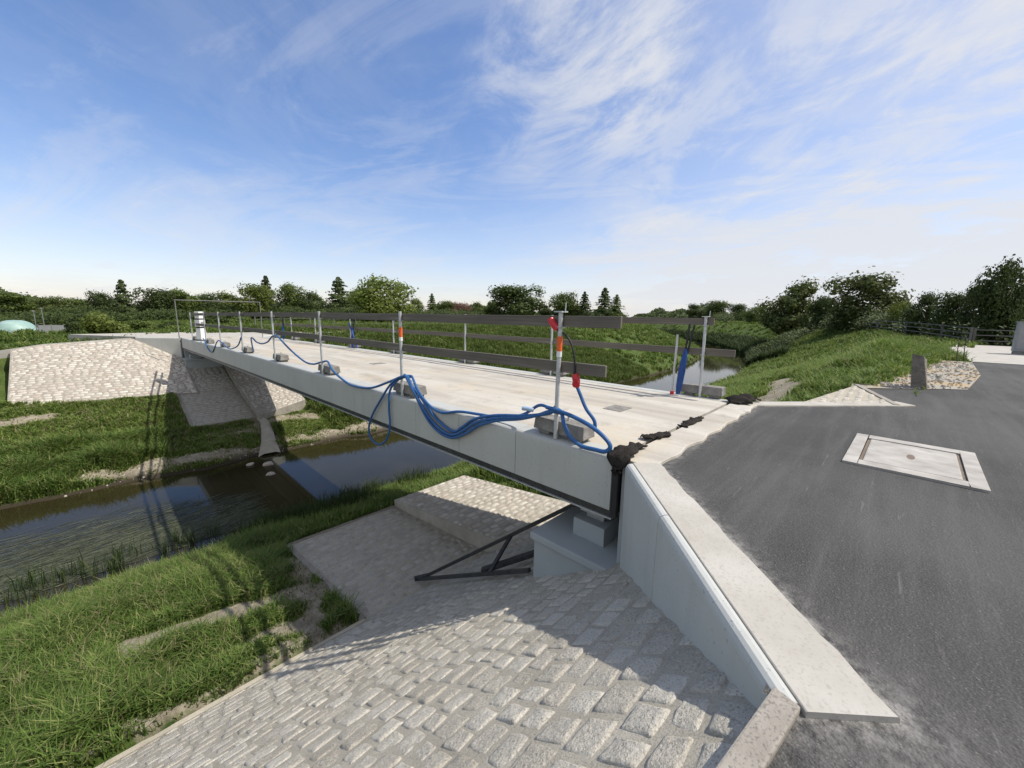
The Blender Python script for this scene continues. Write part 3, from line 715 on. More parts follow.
cable([(3.1,4.95,.30),(3.0,5.12,.285),(2.962,5.34,.14),(2.958,5.62,-.12),(2.956,5.9,-.40),(2.955,6.05,-.64),(2.955,6.03,-.80),(2.955,5.86,-.88),(2.955,5.64,-.84),(2.956,5.46,-.70),(2.957,5.37,-.48),(2.958,5.38,-.2),(2.962,5.34,.06),(3.0,5.2,.22),(3.06,5.05,.30)], .017, 'blue cable loop hanging down the side panel below the second left post')
for k,(dz,dx,r,l) in enumerate(((0,0,.018,'lowest blue cable of the sagging bundle between the two nearest left posts'),(.045,-.004,.018,'middle blue cable of the sagging bundle between the two nearest left posts'),(.085,.018,.018,'upper blue cable of the sagging bundle between the two nearest left posts'))):
    base = [(3.07,5.1,.28),(3.02,4.93,.31),(2.972,4.75,.20),(2.962,4.59,.02),(2.960,4.36,-.20),(2.958,4.1,-.315),(2.958,3.84,-.325),(2.958,3.59,-.22),(2.962,3.32,-.055),(2.985,3.05,.05),(3.02,2.75,.12),(3.03,2.5,.21),(3.03,2.36,.27),(3.06,2.22,.27)]
    sag = [0,.2,.5,1,1,1,.9,.7,.55,.5,.45,.3,.15,0]
    cable([(p[0]+dx*(1 if k<2 else q),p[1]+(.05*k*math.sin(i)),p[2]+dz*q*(1 if k<2 else 1.1)) for i,(p,q) in enumerate(zip(base,sag))], r, l)
cable([(3.12,5.05,.30),(3.06,4.88,.31),(3.0,4.66,.17),(2.985,4.45,.04),(2.978,4.25,-.03),(2.978,4.04,-.045),(3.0,3.75,.02),(3.05,3.45,.035),(3.1,3.1,.05),(3.12,2.8,.14),(3.08,2.55,.29),(3.06,2.4,.30)], .017, 'thin blue cable lying along the top edge above the sagging bundle')
cable([(3.05,2.42,.30),(3.02,2.26,.30),(3.0,2.04,.275),(2.995,1.85,.225),(2.99,1.71,.155),(2.99,1.655,.09),(2.99,1.70,.035),(3.0,1.81,.022),(2.99,1.95,.025),(2.975,2.07,.09),(2.985,2.15,.19),(3.03,2.22,.28),(3.08,2.34,.31)], .020, 'blue cable loop standing over the foot block of the nearest left post')
m = MB(); m.tube([(3.06,2.60,.235),(3.03,2.66,.245),(3.01,2.71,.245)], .024, 8); tag(m.build('cable_end', M['cable_pale']), 'pale taped cable end on the bundle left of the nearest post', 'cable end')
# plugs
pl = empty('power_plug', (3.13,2.34,1.10), 'red plug hooked over the top board at the nearest left post', 'plug')
m = MB(); m.tube([(-.085,.065,.075),(-.085,.05,.05),(-.085,.0,-.0),(-.085,-.02,-.03)], [.03,.034,.034,.024], 14); m.build('plug_body', M['red'], pl)
m = MB(); m.tube(catmull([(-.085,-.02,-.03),(-.06,-.08,-.06),(-.06,-.16,-.13),(-.06,-.215,-.28),(-.06,-.225,-.45)],7), .010, 8); m.build('plug_lead', M['black'], pl)
pc = empty('power_plug', (3.07,2.09,.60), 'red coupling hanging below the knee board with a blue cable', 'plug')
m = MB(); m.tube([(0,.02,.07),(0,.015,.05),(0,.0,.0),(0,-.01,-.05)], [.028,.036,.036,.024], 14); m.tube([(-.03,-.015,-.01),(-.052,-.03,-.02)], .034, 14); m.build('plug_body', M['red'], pc)
m = MB(); m.tube(catmull([(0,-.01,-.05),(0,-.05,-.12),(0,-.12,-.24),(.02,-.2,-.34),(.03,-.21,-.44)],7), .017, 10); m.build('plug_lead', M['cable'], pc)
# crumpled felt strips in the expansion joint
def felt(pts, wid, label, seed, lift=.009):
    P = catmull(pts, 8); vs = []; n = 7; rs = random.Random(seed); ph = rs.random()*9
    for i,p in enumerate(P):
        t = (P[min(i+1,len(P)-1)]-P[max(i-1,0)]).normalized(); x = Vector((t.y,-t.x,0))
        if x.length < .1: x = Vector((1,0,0))
        x.normalize(); f = i/(len(P)-1); ww = wid*(.45+.75*math.sin(PI*min(1,max(0,f*.9+.08)))**.6)*(1+.25*math.sin(f*17+ph))
        for k in range(n):
            u = -1+2*k/(n-1)
            q = p + x*(ww*u*.5*(1+.2*math.sin(f*11+k+ph))); q.z += lift*(1-u*u)*(.6+.5*math.sin(f*13+ph))+.008*math.sin(u*7+f*19+ph)+.006*rs.uniform(-1,1)
            vs.append(q)
    N = len(P); m = MB(); m.add(vs, [(i*n+k,i*n+k+1,(i+1)*n+k+1,(i+1)*n+k) for i in range(N-1) for k in range(n-1)], 0, True)
    o = m.build('felt_strip', M['cloth']); md = o.modifiers.new('s','SOLIDIFY'); md.thickness = .012; md.offset = 1
    tag(o, label, 'felt strip', 'black felt strips in the expansion joint')
felt([(3.42,1.60,.03),(3.28,1.585,.04),(3.16,1.58,.055),(3.05,1.575,.05),(2.985,1.57,.01),(2.965,1.57,-.07),(2.968,1.57,-.13)], .155, 'black felt flap folded over the bridge corner', 3, .012)
felt([(3.66,1.67,.02),(3.76,1.63,.02),(3.86,1.585,.02),(4.02,1.57,.015)], .10, 'crumpled black felt strip second from the bridge corner', 5)
felt([(4.42,1.57,.015),(4.62,1.58,.02),(4.86,1.58,.02),(5.02,1.57,.01)], .10, 'crumpled black felt strip in the middle of the expansion joint', 8)
felt([(6.22,1.52,.015),(6.38,1.50,.04),(6.55,1.46,.05),(6.72,1.42,.02)], .26, 'black felt heap at the right end of the expansion joint', 11, .06)
# blue props at the right railing
def prop(x, s, label, lean, pole=True):
    r = empty('blue_prop', (x,s,zc(s)), label, 'prop', None); r.rotation_euler = (0,0,0)
    m = MB(); m.tube([(0,0,.02),(lean*.1,-.01,.15),(lean*.3,-.03,.40),(lean*.5,-.05,.62),(lean*.6,-.06,.74)], [.03,.048,.055,.042,.022], 10); m.build('sleeve', M['blue_tarp'], r)
    for d in (0,.06):
        m = MB(); m.tube([(lean*.5+d*.3,-.05-d*.5,.66),(lean+d*.6,-.08-d,1.12-d*.3)], .016, 8); m.build('prong', M['black'], r)
    if pole:
        m = MB(); m.tube([(.02,.10,.0),(.02,.09,.95)], .017, 10); p = m.build('support_pole', M['steel'], r)
        m = MB(); m.tube([(.02,.10,0),(.02,.10,.05)], .032, 10); m.build('red_foot', M['red'], p)
    return r
prop(6.30,2.36,'blue wrapped bundle with two black prongs beside the nearest right post', .02)
prop(6.30,13.9,'distant leaning blue prop between the right railing posts', .05, False)
m = MB(); m.tube([(6.25,13.95,zc(14)+.9),(6.3,13.5,zc(14)+.05)], .028, 8); tag(m.build('blue_prop', M['blue_tarp']), 'slanting blue pole crossing the distant blue prop', 'prop')
prop(6.2,21.0,'blue bundle farthest along the bridge by the right railing', .0, False)
# pipe frame and white cabinet at the far end
fr = empty('pipe_frame', (3.8,24.6,zc(24.6)), 'tall thin pipe frame spanning the far left end of the bridge', 'frame')
m = MB(); m.tube([(-1.0,.3,0),(-1.0,.3,1.83)], .02, 8); m.build('leg', M['hedge_pole'], fr)
m = MB(); m.tube([(2.3,-.6,0),(2.3,-.6,1.83)], .02, 8); m.build('leg', M['hedge_pole'], fr)
m = MB(); m.tube([(-1.03,.3,1.83),(2.33,-.6,1.83)], .02, 8); m.build('crossbar', M['hedge_pole'], fr)
cb = empty('power_cabinet', (3.28,22.3,zc(22.3)), 'white upright power cabinet with dark bands at the far bridge end', 'cabinet')
cb.rotation_euler.z = .6
m = MB(); m.box(-.13,.13,-.12,.12,.05,.55); m.build('lower_box', M['white_cab'], cb, .012)
m = MB(); m.box(-.14,.14,-.125,.125,.62,.92); mid = m.build('middle_box', M['white_cab'], cb, .012)
m = MB(); m.box(-.08,.08,-.132,-.1255,.70,.84); m.build('socket_panel', M['grey_cab'], mid)
m = MB(); m.box(-.125,.125,-.11,.11,.98,1.28); m.build('upper_box', M['white_cab'], cb, .012)
for z0,z1 in ((.55,.62),(.92,.98)):
    m = MB(); m.box(-.11,.11,-.095,.095,z0,z1); m.build('dark_band', M['dark_steel'], cb)
m = MB(); m.box(-.16,.16,-.15,.15,0,.05); m.build('base', M['dark_steel'], cb)
# steel frame leaning on the abutment seat
tr = empty('steel_trestle', (3.2,5.0,-3.05), 'black steel frame leaning on the abutment seat above the cobbles', 'trestle')
o = Vector((3.2,5.0,-3.05)); P0 = Vector((3.18,5.02,-3.02))-o; P1 = Vector((3.72,2.46,-.985))-o; P2 = Vector((3.02,2.56,-1.56))-o; P3 = Vector((4.0,2.52,-1.56))-o
m = MB(); m.bar(P0, P1, .045, .045); m.build('upper_rail', M['dark_steel'], tr)
m = MB(); m.bar(P0, P2, .045, .045); m.build('lower_rail', M['dark_steel'], tr)
for t,u in ((.72,.66),):
    m = MB(); m.bar(P0.lerp(P2,t)+Vector((0,0,.01)), P0.lerp(P1,u), .04, .04); m.build('brace', M['dark_steel'], tr)
m = MB(); m.bar(P0.lerp(P2,.66)+Vector((0,0,.05)), P0.lerp(P3,.97)+Vector((-.25,0,.05)), .08, .05); m.build('cross_bar', M['dark_steel'], tr)
m = MB(); m.bar(P0+Vector((-.05,.06,0)), P0+Vector((.14,-.02,0)), .07, .05); m.build('foot', M['dark_steel'], tr)

# ------------------------------------------------------------------ cover in the asphalt
mh = empty('chamber_cover', (5.03,-.255,-.02), 'large rectangular concrete chamber cover set in the asphalt', 'cover')
m = MB(); hx,hy = .615,.425
for a in ((-hx,hx,-hy,-.325),(-hx,hx,.325,hy),(-hx,-.47,-.325,.325),(.47,hx,-.325,.325)): m.box(a[0],a[1],a[2],a[3],-.1,.016)
m.build('surround', M['covercon'], mh, .004)
m = MB(); m.box(-.469,.469,-.324,.324,-.1,-.001); m.build('gap_ring', M['rust'], mh)
m = MB(); m.box(-.449,.449,-.300,.300,-.05,.013); lid = m.build('lid', M['covercon'], mh, .012)
m = MB(); n = 18
m.add([(math.cos(2*PI*k/n)*.095-.02, math.sin(2*PI*k/n)*.028, .0135) for k in range(n)], [tuple(range(n))]); m.build('lifting_slot', M['rust'], lid)
mh.rotation_euler.z = -.03
# stone bollard
m = MB(); 
m.hexa([(-.15,-.11,-.1),(.13,-.12,-.1),(.15,.11,-.1),(-.14,.12,-.1)], [(-.24,.03,.60),(.01,-.03,.52),(.03,.17,.53),(-.22,.19,.63)])
b = m.build('stone_bollard', M['plank_post'], None, .02); b.location = (10.72,-.48,0); tag(b, 'rough dark grey stone bollard at the edge of the rubble strip', 'bollard')

# ------------------------------------------------------------------ trees
def leaf_cloud(P, Nrm, size, r):
    n = len(P); d = r.normal(size=(n,3)); d /= np.linalg.norm(d,axis=1)[:,None]
    nn = Nrm*1.15+d*.62; nn /= np.linalg.norm(nn,axis=1)[:,None]
    t = np.cross(nn, r.normal(size=(n,3))); t /= np.linalg.norm(t,axis=1)[:,None]; b = np.cross(nn,t)
    sz = size*r.uniform(.55,1.35,(n,1)); a = t*sz; c = b*sz*.62
    V = np.stack([P-a*.9, P-c*.8+a*.1, P+a, P+c+a*.15],1).reshape(-1,3)
    return V, np.arange(4*n).reshape(-1,4)
def round_crown(seed, n=2800, clumps=16, size=.034, flat=1.0, lo=.10, loose=0.):
    r = np.random.default_rng(seed); C = []
    for i in range(clumps):
        a = r.uniform(0,2*PI); z = r.uniform(.15,.86); f = math.sqrt(max(.04,1-((z-.50)/.50)**2)); rad = .33*f*math.sqrt(r.uniform(.25,1))
        C.append((rad*math.cos(a), rad*math.sin(a), z, r.uniform(.07,.19)*(.75+.45*f)))
    C.append((0,0,.55,.25)); C.append((.02,.03,.82,.13)); C.append((.1,-.05,.22,.2)); C.append((-.12,.06,.24,.2)); C = np.array(C)
    wts = C[:,3]**2; k = r.choice(len(C), n, p=wts/wts.sum())
    d = r.normal(size=(n,3)); d /= np.linalg.norm(d,axis=1)[:,None]
    rad = C[k,3:4]*(r.uniform(.35,1.08,(n,1))**.5)*(1+loose*r.uniform(0,.5,(n,1)))
    P = C[k,:3]+d*rad*np.array([1,1,.92]); P[:,2] = np.maximum(P[:,2]*flat, lo)
    # twigs sticking out
    m = int(n*.09); j = r.choice(len(C), m); dd = r.normal(size=(m,3)); dd[:,2] = np.abs(dd[:,2])*.9; dd /= np.linalg.norm(dd,axis=1)[:,None]
    Q = C[j,:3]+dd*C[j,3:4]*r.uniform(1.0,1.55,(m,1))
    P = np.concatenate([P,Q]); N = np.concatenate([d,dd])
    return leaf_cloud(P, N, size, r)
def spruce_crown(seed, n=4200, size=.030):
    r = np.random.default_rng(seed); z = .07+.93*r.uniform(0,1,n)**1.35; tier = np.floor(z*15)/15+r.uniform(0,.035,n)
    a = r.uniform(0,2*PI,n); lob = np.clip(.92+.42*np.sin(a*3+np.floor(z*15)*2.1+seed)+.30*np.sin(a*5+seed*2+np.floor(z*15)*4.7)+.22*np.sin(np.floor(z*15)*7.9+seed),.15,2)
    R = .46*(1-tier)**.85*lob*r.uniform(.1,1,n)**.5+.012
    P = np.stack([R*np.cos(a), R*np.sin(a), np.minimum(tier-.12*R,1)],1); N = np.stack([np.cos(a),np.sin(a),np.full(n,.4)],1)
    return leaf_cloud(P, N, size, r)
def hedge_crown(seed, n=3600, size=.04):
    r = np.random.default_rng(seed); C = []
    for i in range(9):
        a = r.uniform(0,2*PI); rr = .30*math.sqrt(r.uniform(0,1)); C.append((rr*math.cos(a), rr*math.sin(a), r.uniform(.25,.72), r.uniform(.17,.26)))
    C = np.array(C); k = r.integers(0,9,n); d = r.normal(size=(n,3)); d /= np.linalg.norm(d,axis=1)[:,None]
    P = C[k,:3]+d*C[k,3:4]*r.uniform(.4,1.08,(n,1)); P[:,2] = np.maximum(P[:,2],.0)
    return leaf_cloud(P, d, size, r)
def trunk_mb(seed, spruce=False):
    r = random.Random(seed); m = MB()
    top = .96 if spruce else .62
    m.tube(catmull([(0,0,-.03),(.008,.005,.2),(r.uniform(-.02,.02),r.uniform(-.02,.02),.42),(0,0,top)],4), [.030-.026*i/12 for i in range(13)], 7)
    if not spruce:
        for i in range(6):
            a = r.uniform(0,6.28); z = r.uniform(.16,.45)
            m.tube([(0,0,z),(.12*math.cos(a),.12*math.sin(a),z+.14),(.27*math.cos(a+.2),.27*math.sin(a+.2),z+r.uniform(.24,.38))], [.013,.009,.003], 5)
    return m
PROTO = {}
def crown_mesh(kind, var, col):
    key = (kind,var,col)
    if key not in PROTO:
        V,F = {'round':lambda:round_crown(11+var,[7000,6000,6200,7400][var%4],[18,24,15,30][var%4],[.026,.027,.026,.025][var%4],1,.05,[0,.45,.2,.7][var%4]), 'spruce':lambda:spruce_crown(5+var), 'bush':lambda:hedge_crown(3+var)}[kind]()
        o = mesh_np('crown', V, F, LEAF[col]); PROTO[key] = o.data; bpy.data.objects.remove(o)
    return PROTO[key]
TRUNK = {}
def trunk_mesh(kind, var):
    key = (kind,var)
    if key not in TRUNK:
        o = trunk_mb(var+40, kind=='spruce').build('trunk', M['bark']); TRUNK[key] = o.data; bpy.data.objects.remove(o)
    return TRUNK[key]
def tree(x, y, z, h, w, kind, col, label, var, name=None, group=None):
    if kind == 'bush':
        o = bpy.data.objects.new('bush', crown_mesh('bush', var%3, col)); link(o); o.location = (x,y,z-.05); o.scale = (w,w,h); o.rotation_euler.z = random.uniform(0,6)
        return tag(o, label, 'bush', group)
    r = empty('conifer_tree' if kind=='spruce' else ('red_tree' if col=='red' else 'leafy_tree'), (x,y,z), label, 'tree', group, random.uniform(0,6.28)); r.scale = (w,w,h)
    link(bpy.data.objects.new('trunk', trunk_mesh(kind, var%2)), r); link(bpy.data.objects.new('crown', crown_mesh(kind, var%4 if kind=='round' else var%2, col)), r)
    return r
TREES = [
    (-5.8, 74.8, -0.8, 3.6, 4.6, 'round', 'mid', 'broad mid green tree at the left edge of the photo behind the pale dome'),
    (-3.1, 69.9, -0.8, 3.2, 3.0, 'round', 'olive', 'low olive tree rising behind the grey fence beside the dome'),
    (-0.9, 72.0, -0.8, 3.1, 3.1, 'round', 'mid', 'tree between the grey fence and the dark spruce, lower than its neighbours'),
    (0.8, 66.0, -0.8, 4.0, 2.2, 'round', 'dark', 'dark rounded tree touching the left side of the dark spruce'),
    (2.5, 60.0, -0.8, 5.1, 2.4, 'spruce', 'dark', 'tall dark spruce standing above the far left paved slope'),
    (5.2, 61.8, -0.6, 4.1, 3.1, 'round', 'dark', 'dark leafy tree just right of the tall spruce over the far slope'),
    (7.8, 63.5, -0.5, 4.1, 3.0, 'round', 'mid', 'leafy tree behind the white cabinet at the far bridge end'),
    (10.7, 65.1, -0.4, 3.9, 3.1, 'round', 'dark', 'dark tree behind the tall thin pipe frame on the bridge'),
    (12.1, 58.8, -0.3, 3.7, 3.4, 'round', 'olive', 'olive tree behind the right leg of the thin pipe frame'),
    (13.7, 56.4, -0.3, 4.6, 3.6, 'round', 'bright', 'yellow green tree in front of the slim dark conifer'),
    (18.2, 67.6, -0.3, 6.7, 3.0, 'spruce', 'dark', 'slim dark conifer poking above the yellow green tree'),
    (19.2, 61.0, -0.3, 5.4, 3.6, 'round', 'mid', 'mid green tree between the two dark conifers left of centre'),
    (21.2, 58.3, -0.3, 4.3, 3.4, 'round', 'dark', 'dark lower tree left of the ragged conifer'),
    (25.9, 60.7, -0.3, 6.8, 4.4, 'spruce', 'dark', 'ragged dark conifer left of the tall bright tree'),
    (30.5, 63.0, -0.3, 5.4, 3.9, 'round', 'mid', 'small tree squeezed between ragged conifer and tall bright tree'),
    (26.5, 48.2, -0.3, 6.1, 6.4, 'round', 'bright', 'tall bright green tree behind the second railing post'),
    (41.9, 65.8, -0.2, 4.3, 4.7, 'round', 'olive', 'low olive tree just right of the tall bright green tree'),
    (45.9, 65.5, -0.2, 5.4, 2.6, 'spruce', 'mid', 'thin pointed conifer between bright tree and reddish tree'),
    (49.1, 65.7, -0.2, 4.0, 4.3, 'round', 'mid', 'low green tree beside the reddish brown tree'),
    (59.6, 74.0, -0.2, 4.3, 6.0, 'round', 'red', 'reddish brown tree in the distant row'),
    (66.1, 75.0, -0.2, 4.5, 5.4, 'round', 'mid', 'small green tree between the reddish tree and the big round tree'),
    (54.7, 51.3, -0.2, 6.9, 10.6, 'round', 'dense', 'big round dark green tree standing alone behind the middle of the railing'),
    (55.4, 57.8, -0.2, 4.3, 4.3, 'round', 'mid', 'small tree leaning out left of the big round tree'),
    (72.4, 53.4, -0.2, 6.7, 7.4, 'round', 'mid', 'round tree right of the nearest railing post'),
    (74.0, 59.6, -0.2, 4.2, 5.1, 'round', 'dark', 'low dark tree between the big round tree and the nearest post'),
    (73.3, 48.8, -0.2, 6.8, 3.6, 'spruce', 'dark', 'small dark pointed conifer right beside the round tree'),
    (72.9, 43.7, -0.2, 7.4, 4.4, 'spruce', 'dark', 'taller conifer of the close pair behind the railing end'),
    (75.0, 42.1, -0.2, 6.1, 3.6, 'spruce', 'mid', 'shorter conifer of the close pair behind the railing end'),
    (141.7, 49.4, 0.0, 6.1, 8.0, 'round', 'dark', 'distant dark tree left of the lone thin top, above the river bend'),
    (134.0, 40.5, 0.0, 6.7, 8.2, 'round', 'mid', 'distant tree behind the right railing end post'),
    (135.5, 35.3, 0.0, 5.8, 6.3, 'round', 'dark', 'distant dark tree right of the right railing end post'),
    (107.4, 23.7, 0.0, 4.3, 5.2, 'round', 'mid', 'low distant tree at the left foot of the large twiggy tree'),
    (71.1, 11.5, 0.0, 6.8, 7.4, 'round', 'olive', 'large olive twiggy tree on the right bank, left of the dark gap'),
    (69.6, 7.2, 0.0, 4.5, 3.2, 'round', 'dark', 'dark shrubby tree filling the gap between the two large right bank trees'),
    (59.9, 3.0, 0.0, 6.3, 6.5, 'round', 'olivedark', 'large wide tree with arching crown on the right bank'),
    (52.0, -0.2, 0.1, 3.1, 2.3, 'round', 'bright', 'small bright tree at the right foot of the wide arching tree'),
    (46.0, -1.3, 0.0, 3.6, 2.5, 'round', 'dark', 'dark tree at the left end of the tall hedge behind the field fence'),
    (43.9, -2.8, 0.0, 3.4, 2.2, 'round', 'dense', 'dense dark tree in the middle of the hedge behind the field fence'),
    (41.8, -4.0, 0.0, 3.8, 2.2, 'round', 'dark', 'dark tree where the hedge rises towards the right edge'),
    (37.7, -4.4, 0.0, 5.0, 2.5, 'round', 'dense', 'tallest dark tree at the right edge of the photo'),
    (39.6, -5.7, 0.0, 4.9, 2.2, 'round', 'dark', 'dark tree cut by the right edge of the photo'),
]
for i,(x,y,z,h,w,k,c,l) in enumerate(TREES):
    g = float(ground(x,y)); z2 = min(z,g); tree(x, y, z2, (h+z-z2)*1.0, w*(1.5 if k=='spruce' else 1.3 if 'large' in l else 1.45 if x < 35 else 1.15), k, c, l, i, None, 'trees along the horizon')
BUSHES = [
    (0.4, 34.0, -1.0, 2.4, 2.2, 'bright', 'bright leafy bush above the far left paved slope'),
    (-1.0, 40.0, -1.0, 1.5, 1.1, 'dark', 'low dark bush between the dome and the bright bush'),
    (2.3, 37.9, -0.7, 1.4, 1.5, 'mid', 'low bush right of the bright leafy bush'),
    (4.2, 41.8, -0.5, 1.0, 1.6, 'dark', 'dark low bush just left of the thin pipe frame'),
    (7.4, 44.4, -0.4, 1.1, 2.4, 'dark', 'dark bush seen through the pipe frame'),
    (9.7, 45.0, -0.4, 1.3, 2.7, 'mid', 'bush behind the fourth left railing post'),
    (13.1, 48.2, -0.3, 1.0, 3.3, 'dark', 'dark bush seen through the railing left of the blue props'),
    (16.5, 49.3, -0.3, 1.1, 3.6, 'mid', 'bush behind the railing between third and fourth post'),
    (20.4, 50.0, -0.3, 0.9, 4.0, 'dark', 'dark bush behind the leaning blue prop'),
    (24.7, 50.3, -0.3, 0.8, 4.4, 'dark', 'dark bush below the tall bright tree'),
    (29.2, 50.1, -0.3, 1.0, 4.5, 'mid', 'bush seen behind the second left post'),
    (33.6, 49.7, -0.3, 0.8, 4.8, 'mid', 'bush seen through the railing right of the second post'),
    (39.2, 50.6, -0.3, 0.8, 5.0, 'olive', 'olive bush below the reddish brown tree'),
]
for i,(x,y,z,h,w,c,l) in enumerate(BUSHES):
    g = float(ground(x,y)); z2 = min(z,g); tree(x, y, z2, h+z-z2, w*1.1, 'bush', c, l, i, None, 'bushes along the far bank')
# far-off wood behind everything, one continuous mass
r = np.random.default_rng(77); n = 60000
ang = r.uniform(math.radians(-14), math.radians(100), n); D = r.uniform(170,240,n); hx = 4.6+1.5*np.sin(ang*23)+1.0*np.sin(ang*61+1)+.7*np.sin(ang*140)
P = np.stack([D*np.cos(ang), D*np.sin(ang), hx*r.uniform(0,1,n)**.7-.5],1); N = np.stack([-np.cos(ang),-np.sin(ang),np.full(n,.6)],1)
Vv,Ff = leaf_cloud(P, N, .5, r); o = mesh_np('distant_wood', Vv, Ff, LEAF['dark']); tag(o, 'low dark wood along the far horizon', None, None, 'stuff')
# belt of undergrowth filling below the tree crowns
n = 90000; a0 = math.radians(43.6)
seg = [((-9,58),(12,56),1.5),((12,56),(30,54),2.0),((30,54),(48,58),2.2),((-8,64),(14,62),2.2),((14,62),(34,60),2.8),((48,60),(70,68),2.2),((56,11),(78,8),2.0),((66,5.5),(57,2),2.6),((60,2.5),(54,1),1.9),((52,-.5),(36,-6),1.7),((78,12),(110,22),2.4),((110,30),(140,44),3)]
Ps = []; per = n//len(seg)
for (p,q,hh) in seg:
    t = r.uniform(0,1,(per,1)); b = np.array(p)+(np.array(q)-np.array(p))*t+r.normal(0,.8,(per,2)); T_ = t[:,0]*6.28; z = ground(b[:,0],b[:,1])+hh*(.72+.13*np.sin(T_*3+hh)+.09*np.sin(T_*7.3+1)+.07*np.sin(T_*17)+.05*np.sin(T_*41))*r.uniform(0,1,per)**.6
    Ps.append(np.column_stack([b,z]))
P = np.concatenate(Ps); Vv,Ff = leaf_cloud(P, np.tile([-.5,-.5,.6],(len(P),1)), .13, r); o = mesh_np('undergrowth', Vv, Ff, LEAF['dense']); tag(o, 'dark undergrowth below the row of trees', None, None, 'stuff')

# ------------------------------------------------------------------ grass
def blades(c, s, z, h, w, r, lean=.5):
    n = len(c); a = r.uniform(0,2*PI,n); dx,dy = np.cos(a),np.sin(a); fa = a+PI/2+r.normal(0,.5,n); fx,fy = np.cos(fa),np.sin(fa)
    l1 = lean*h*r.uniform(.05,.35,n); l2 = lean*h*r.uniform(.5,1.5,n)
    h1 = h*.55; h2 = h*r.uniform(.72,1.0,n)
    V = np.stack([np.stack([c-fx*w/2,s-fy*w/2,z-.02],-1), np.stack([c+fx*w/2,s+fy*w/2,z-.02],-1),
                  np.stack([c+dx*l1+fx*w*.4,s+dy*l1+fy*w*.4,z+h1],-1), np.stack([c+dx*l1-fx*w*.4,s+dy*l1-fy*w*.4,z+h1],-1),
                  np.stack([c+dx*l2+fx*w*.06,s+dy*l2+fy*w*.06,z+h2],-1), np.stack([c+dx*l2-fx*w*.06,s+dy*l2-fy*w*.06,z+h2],-1)],1).reshape(-1,3)
    i = np.arange(n)[:,None]*6
    return V, np.concatenate([i+np.array([[0,1,2,3]]), i+np.array([[3,2,4,5]])])
ROADS = [[(-40,.3),(1.5,.3),(3.1,1.6),(6.4,1.6),(8.4,-.2),(10.6,-.6),(11.1,-1.1),(19.2,-1.9),(34.6,-3.4),(34.6,-40),(-40,-40)], [(10.2,-.05),(10.3,-.30),(10.75,-.72),(11.1,-1.12),(14.5,-1.62),(19.0,-1.9),(18.0,-1.45),(15,-1.0),(12.4,-.32)]]
def sow(name, label, mat, box, n, h, w, seed, extra=None, tuft=0, lean=.5, thresh=.45, clump=.0, skip_dirt=False):
    r = np.random.default_rng(seed); c = r.uniform(box[0],box[1],n); s = r.uniform(box[2],box[3],n)
    if tuft:
        k = max(1,n//tuft); tc = r.uniform(box[0],box[1],k); ts = r.uniform(box[2],box[3],k); j = r.integers(0,k,n); sg = h*.30
        c = tc[j]+r.normal(0,1,n)*sg; s = ts[j]+r.normal(0,1,n)*sg
    z = ground(c,s)
    ok = (z > -4.22)
    for R in ROADS: ok &= ~inside(R, c, s)
    pav = ((s>-.1)&(s<4.95)&(c<6.9)) | ((c>2.12)&(c<6.8)&(s>4.5)&(s<8.24)) | ((c>2.18)&(c<6.8)&(s>19.5)&(s<27.5)) | ((c>-2.78)&(c<2.3)&(s>yF(np.clip(c,-3,3)))&(s<28.2)) | ((s>25.5)&(s<31)&(c>2)&(c<7.5)) | ((c>6.5)&(c<10.2)&(s>-.4)&(s<1.3)&(s<1.35-.32*(c-7.2)))
    ok &= ~pav
    if not skip_dirt:
        d = dirt(c,s)+r.normal(0,.12,n)+.25*wob(c,s,3.1,5); ok &= d < thresh
    if extra is not None: ok &= extra(c,s,z)
    c,s,z = c[ok],s[ok],z[ok]
    hv = h*r.uniform(.45,1.15,len(c))*(1+clump*wob(c,s,2.3,7))
    hv *= (.35+.65*smooth(-.2,.35,.5-dirt(c,s)))*(1-.45*np.exp(-((c-1.2)/1.0)**2-((s-5.6)/.8)**2))
    V,F = blades(c,s,z,np.maximum(hv,.03),w*r.uniform(.6,1.3,len(c)),r,lean)
    o = mesh_np(name, V, F, mat); tag(o, label, None, None, 'stuff'); return o
near_shore = lambda c,s,z: (z > -4.16)
sow('grass','tall fresh green grass on the near river bank', M['grass'], (-3.4,2.3,4.9,11.4), 120000, .25, .013, 1, near_shore, 30, .75, .45, .5)
sow('grass','dry straw coloured stalks among the near bank grass', M['straw'], (-3.4,2.3,4.9,11.2), 5000, .30, .009, 21, near_shore, 5, .7, .75, .3)
sow('grass','dry straw coloured stalks along the far bank', M['straw'], (-4,9,16.3,23.6), 6000, .24, .022, 22, lambda c,s,z:(z>-4.14), 5, .8, .9, .3)
sow('grass','short ground cover of grass on the near bank', M['grass'], (-3.4,2.4,4.9,11.2), 52000, .12, .016, 2, near_shore, 0, .9, .62, .2)
sow('grass','grass fringe between the apron and the river', M['grass'], (2.1,9.5,8.15,10.7), 42000, .26, .019, 3, near_shore, 22, .6, .5, .3)
sow('reeds','thin dark reeds standing at the water edge under the bridge', M['reed'], (1.5,6.5,9.4,10.75), 2600, .62, .016, 4, lambda c,s,z: (z>-4.5)&(wob(c,s,1.9,2)>-.1), 14, .22)
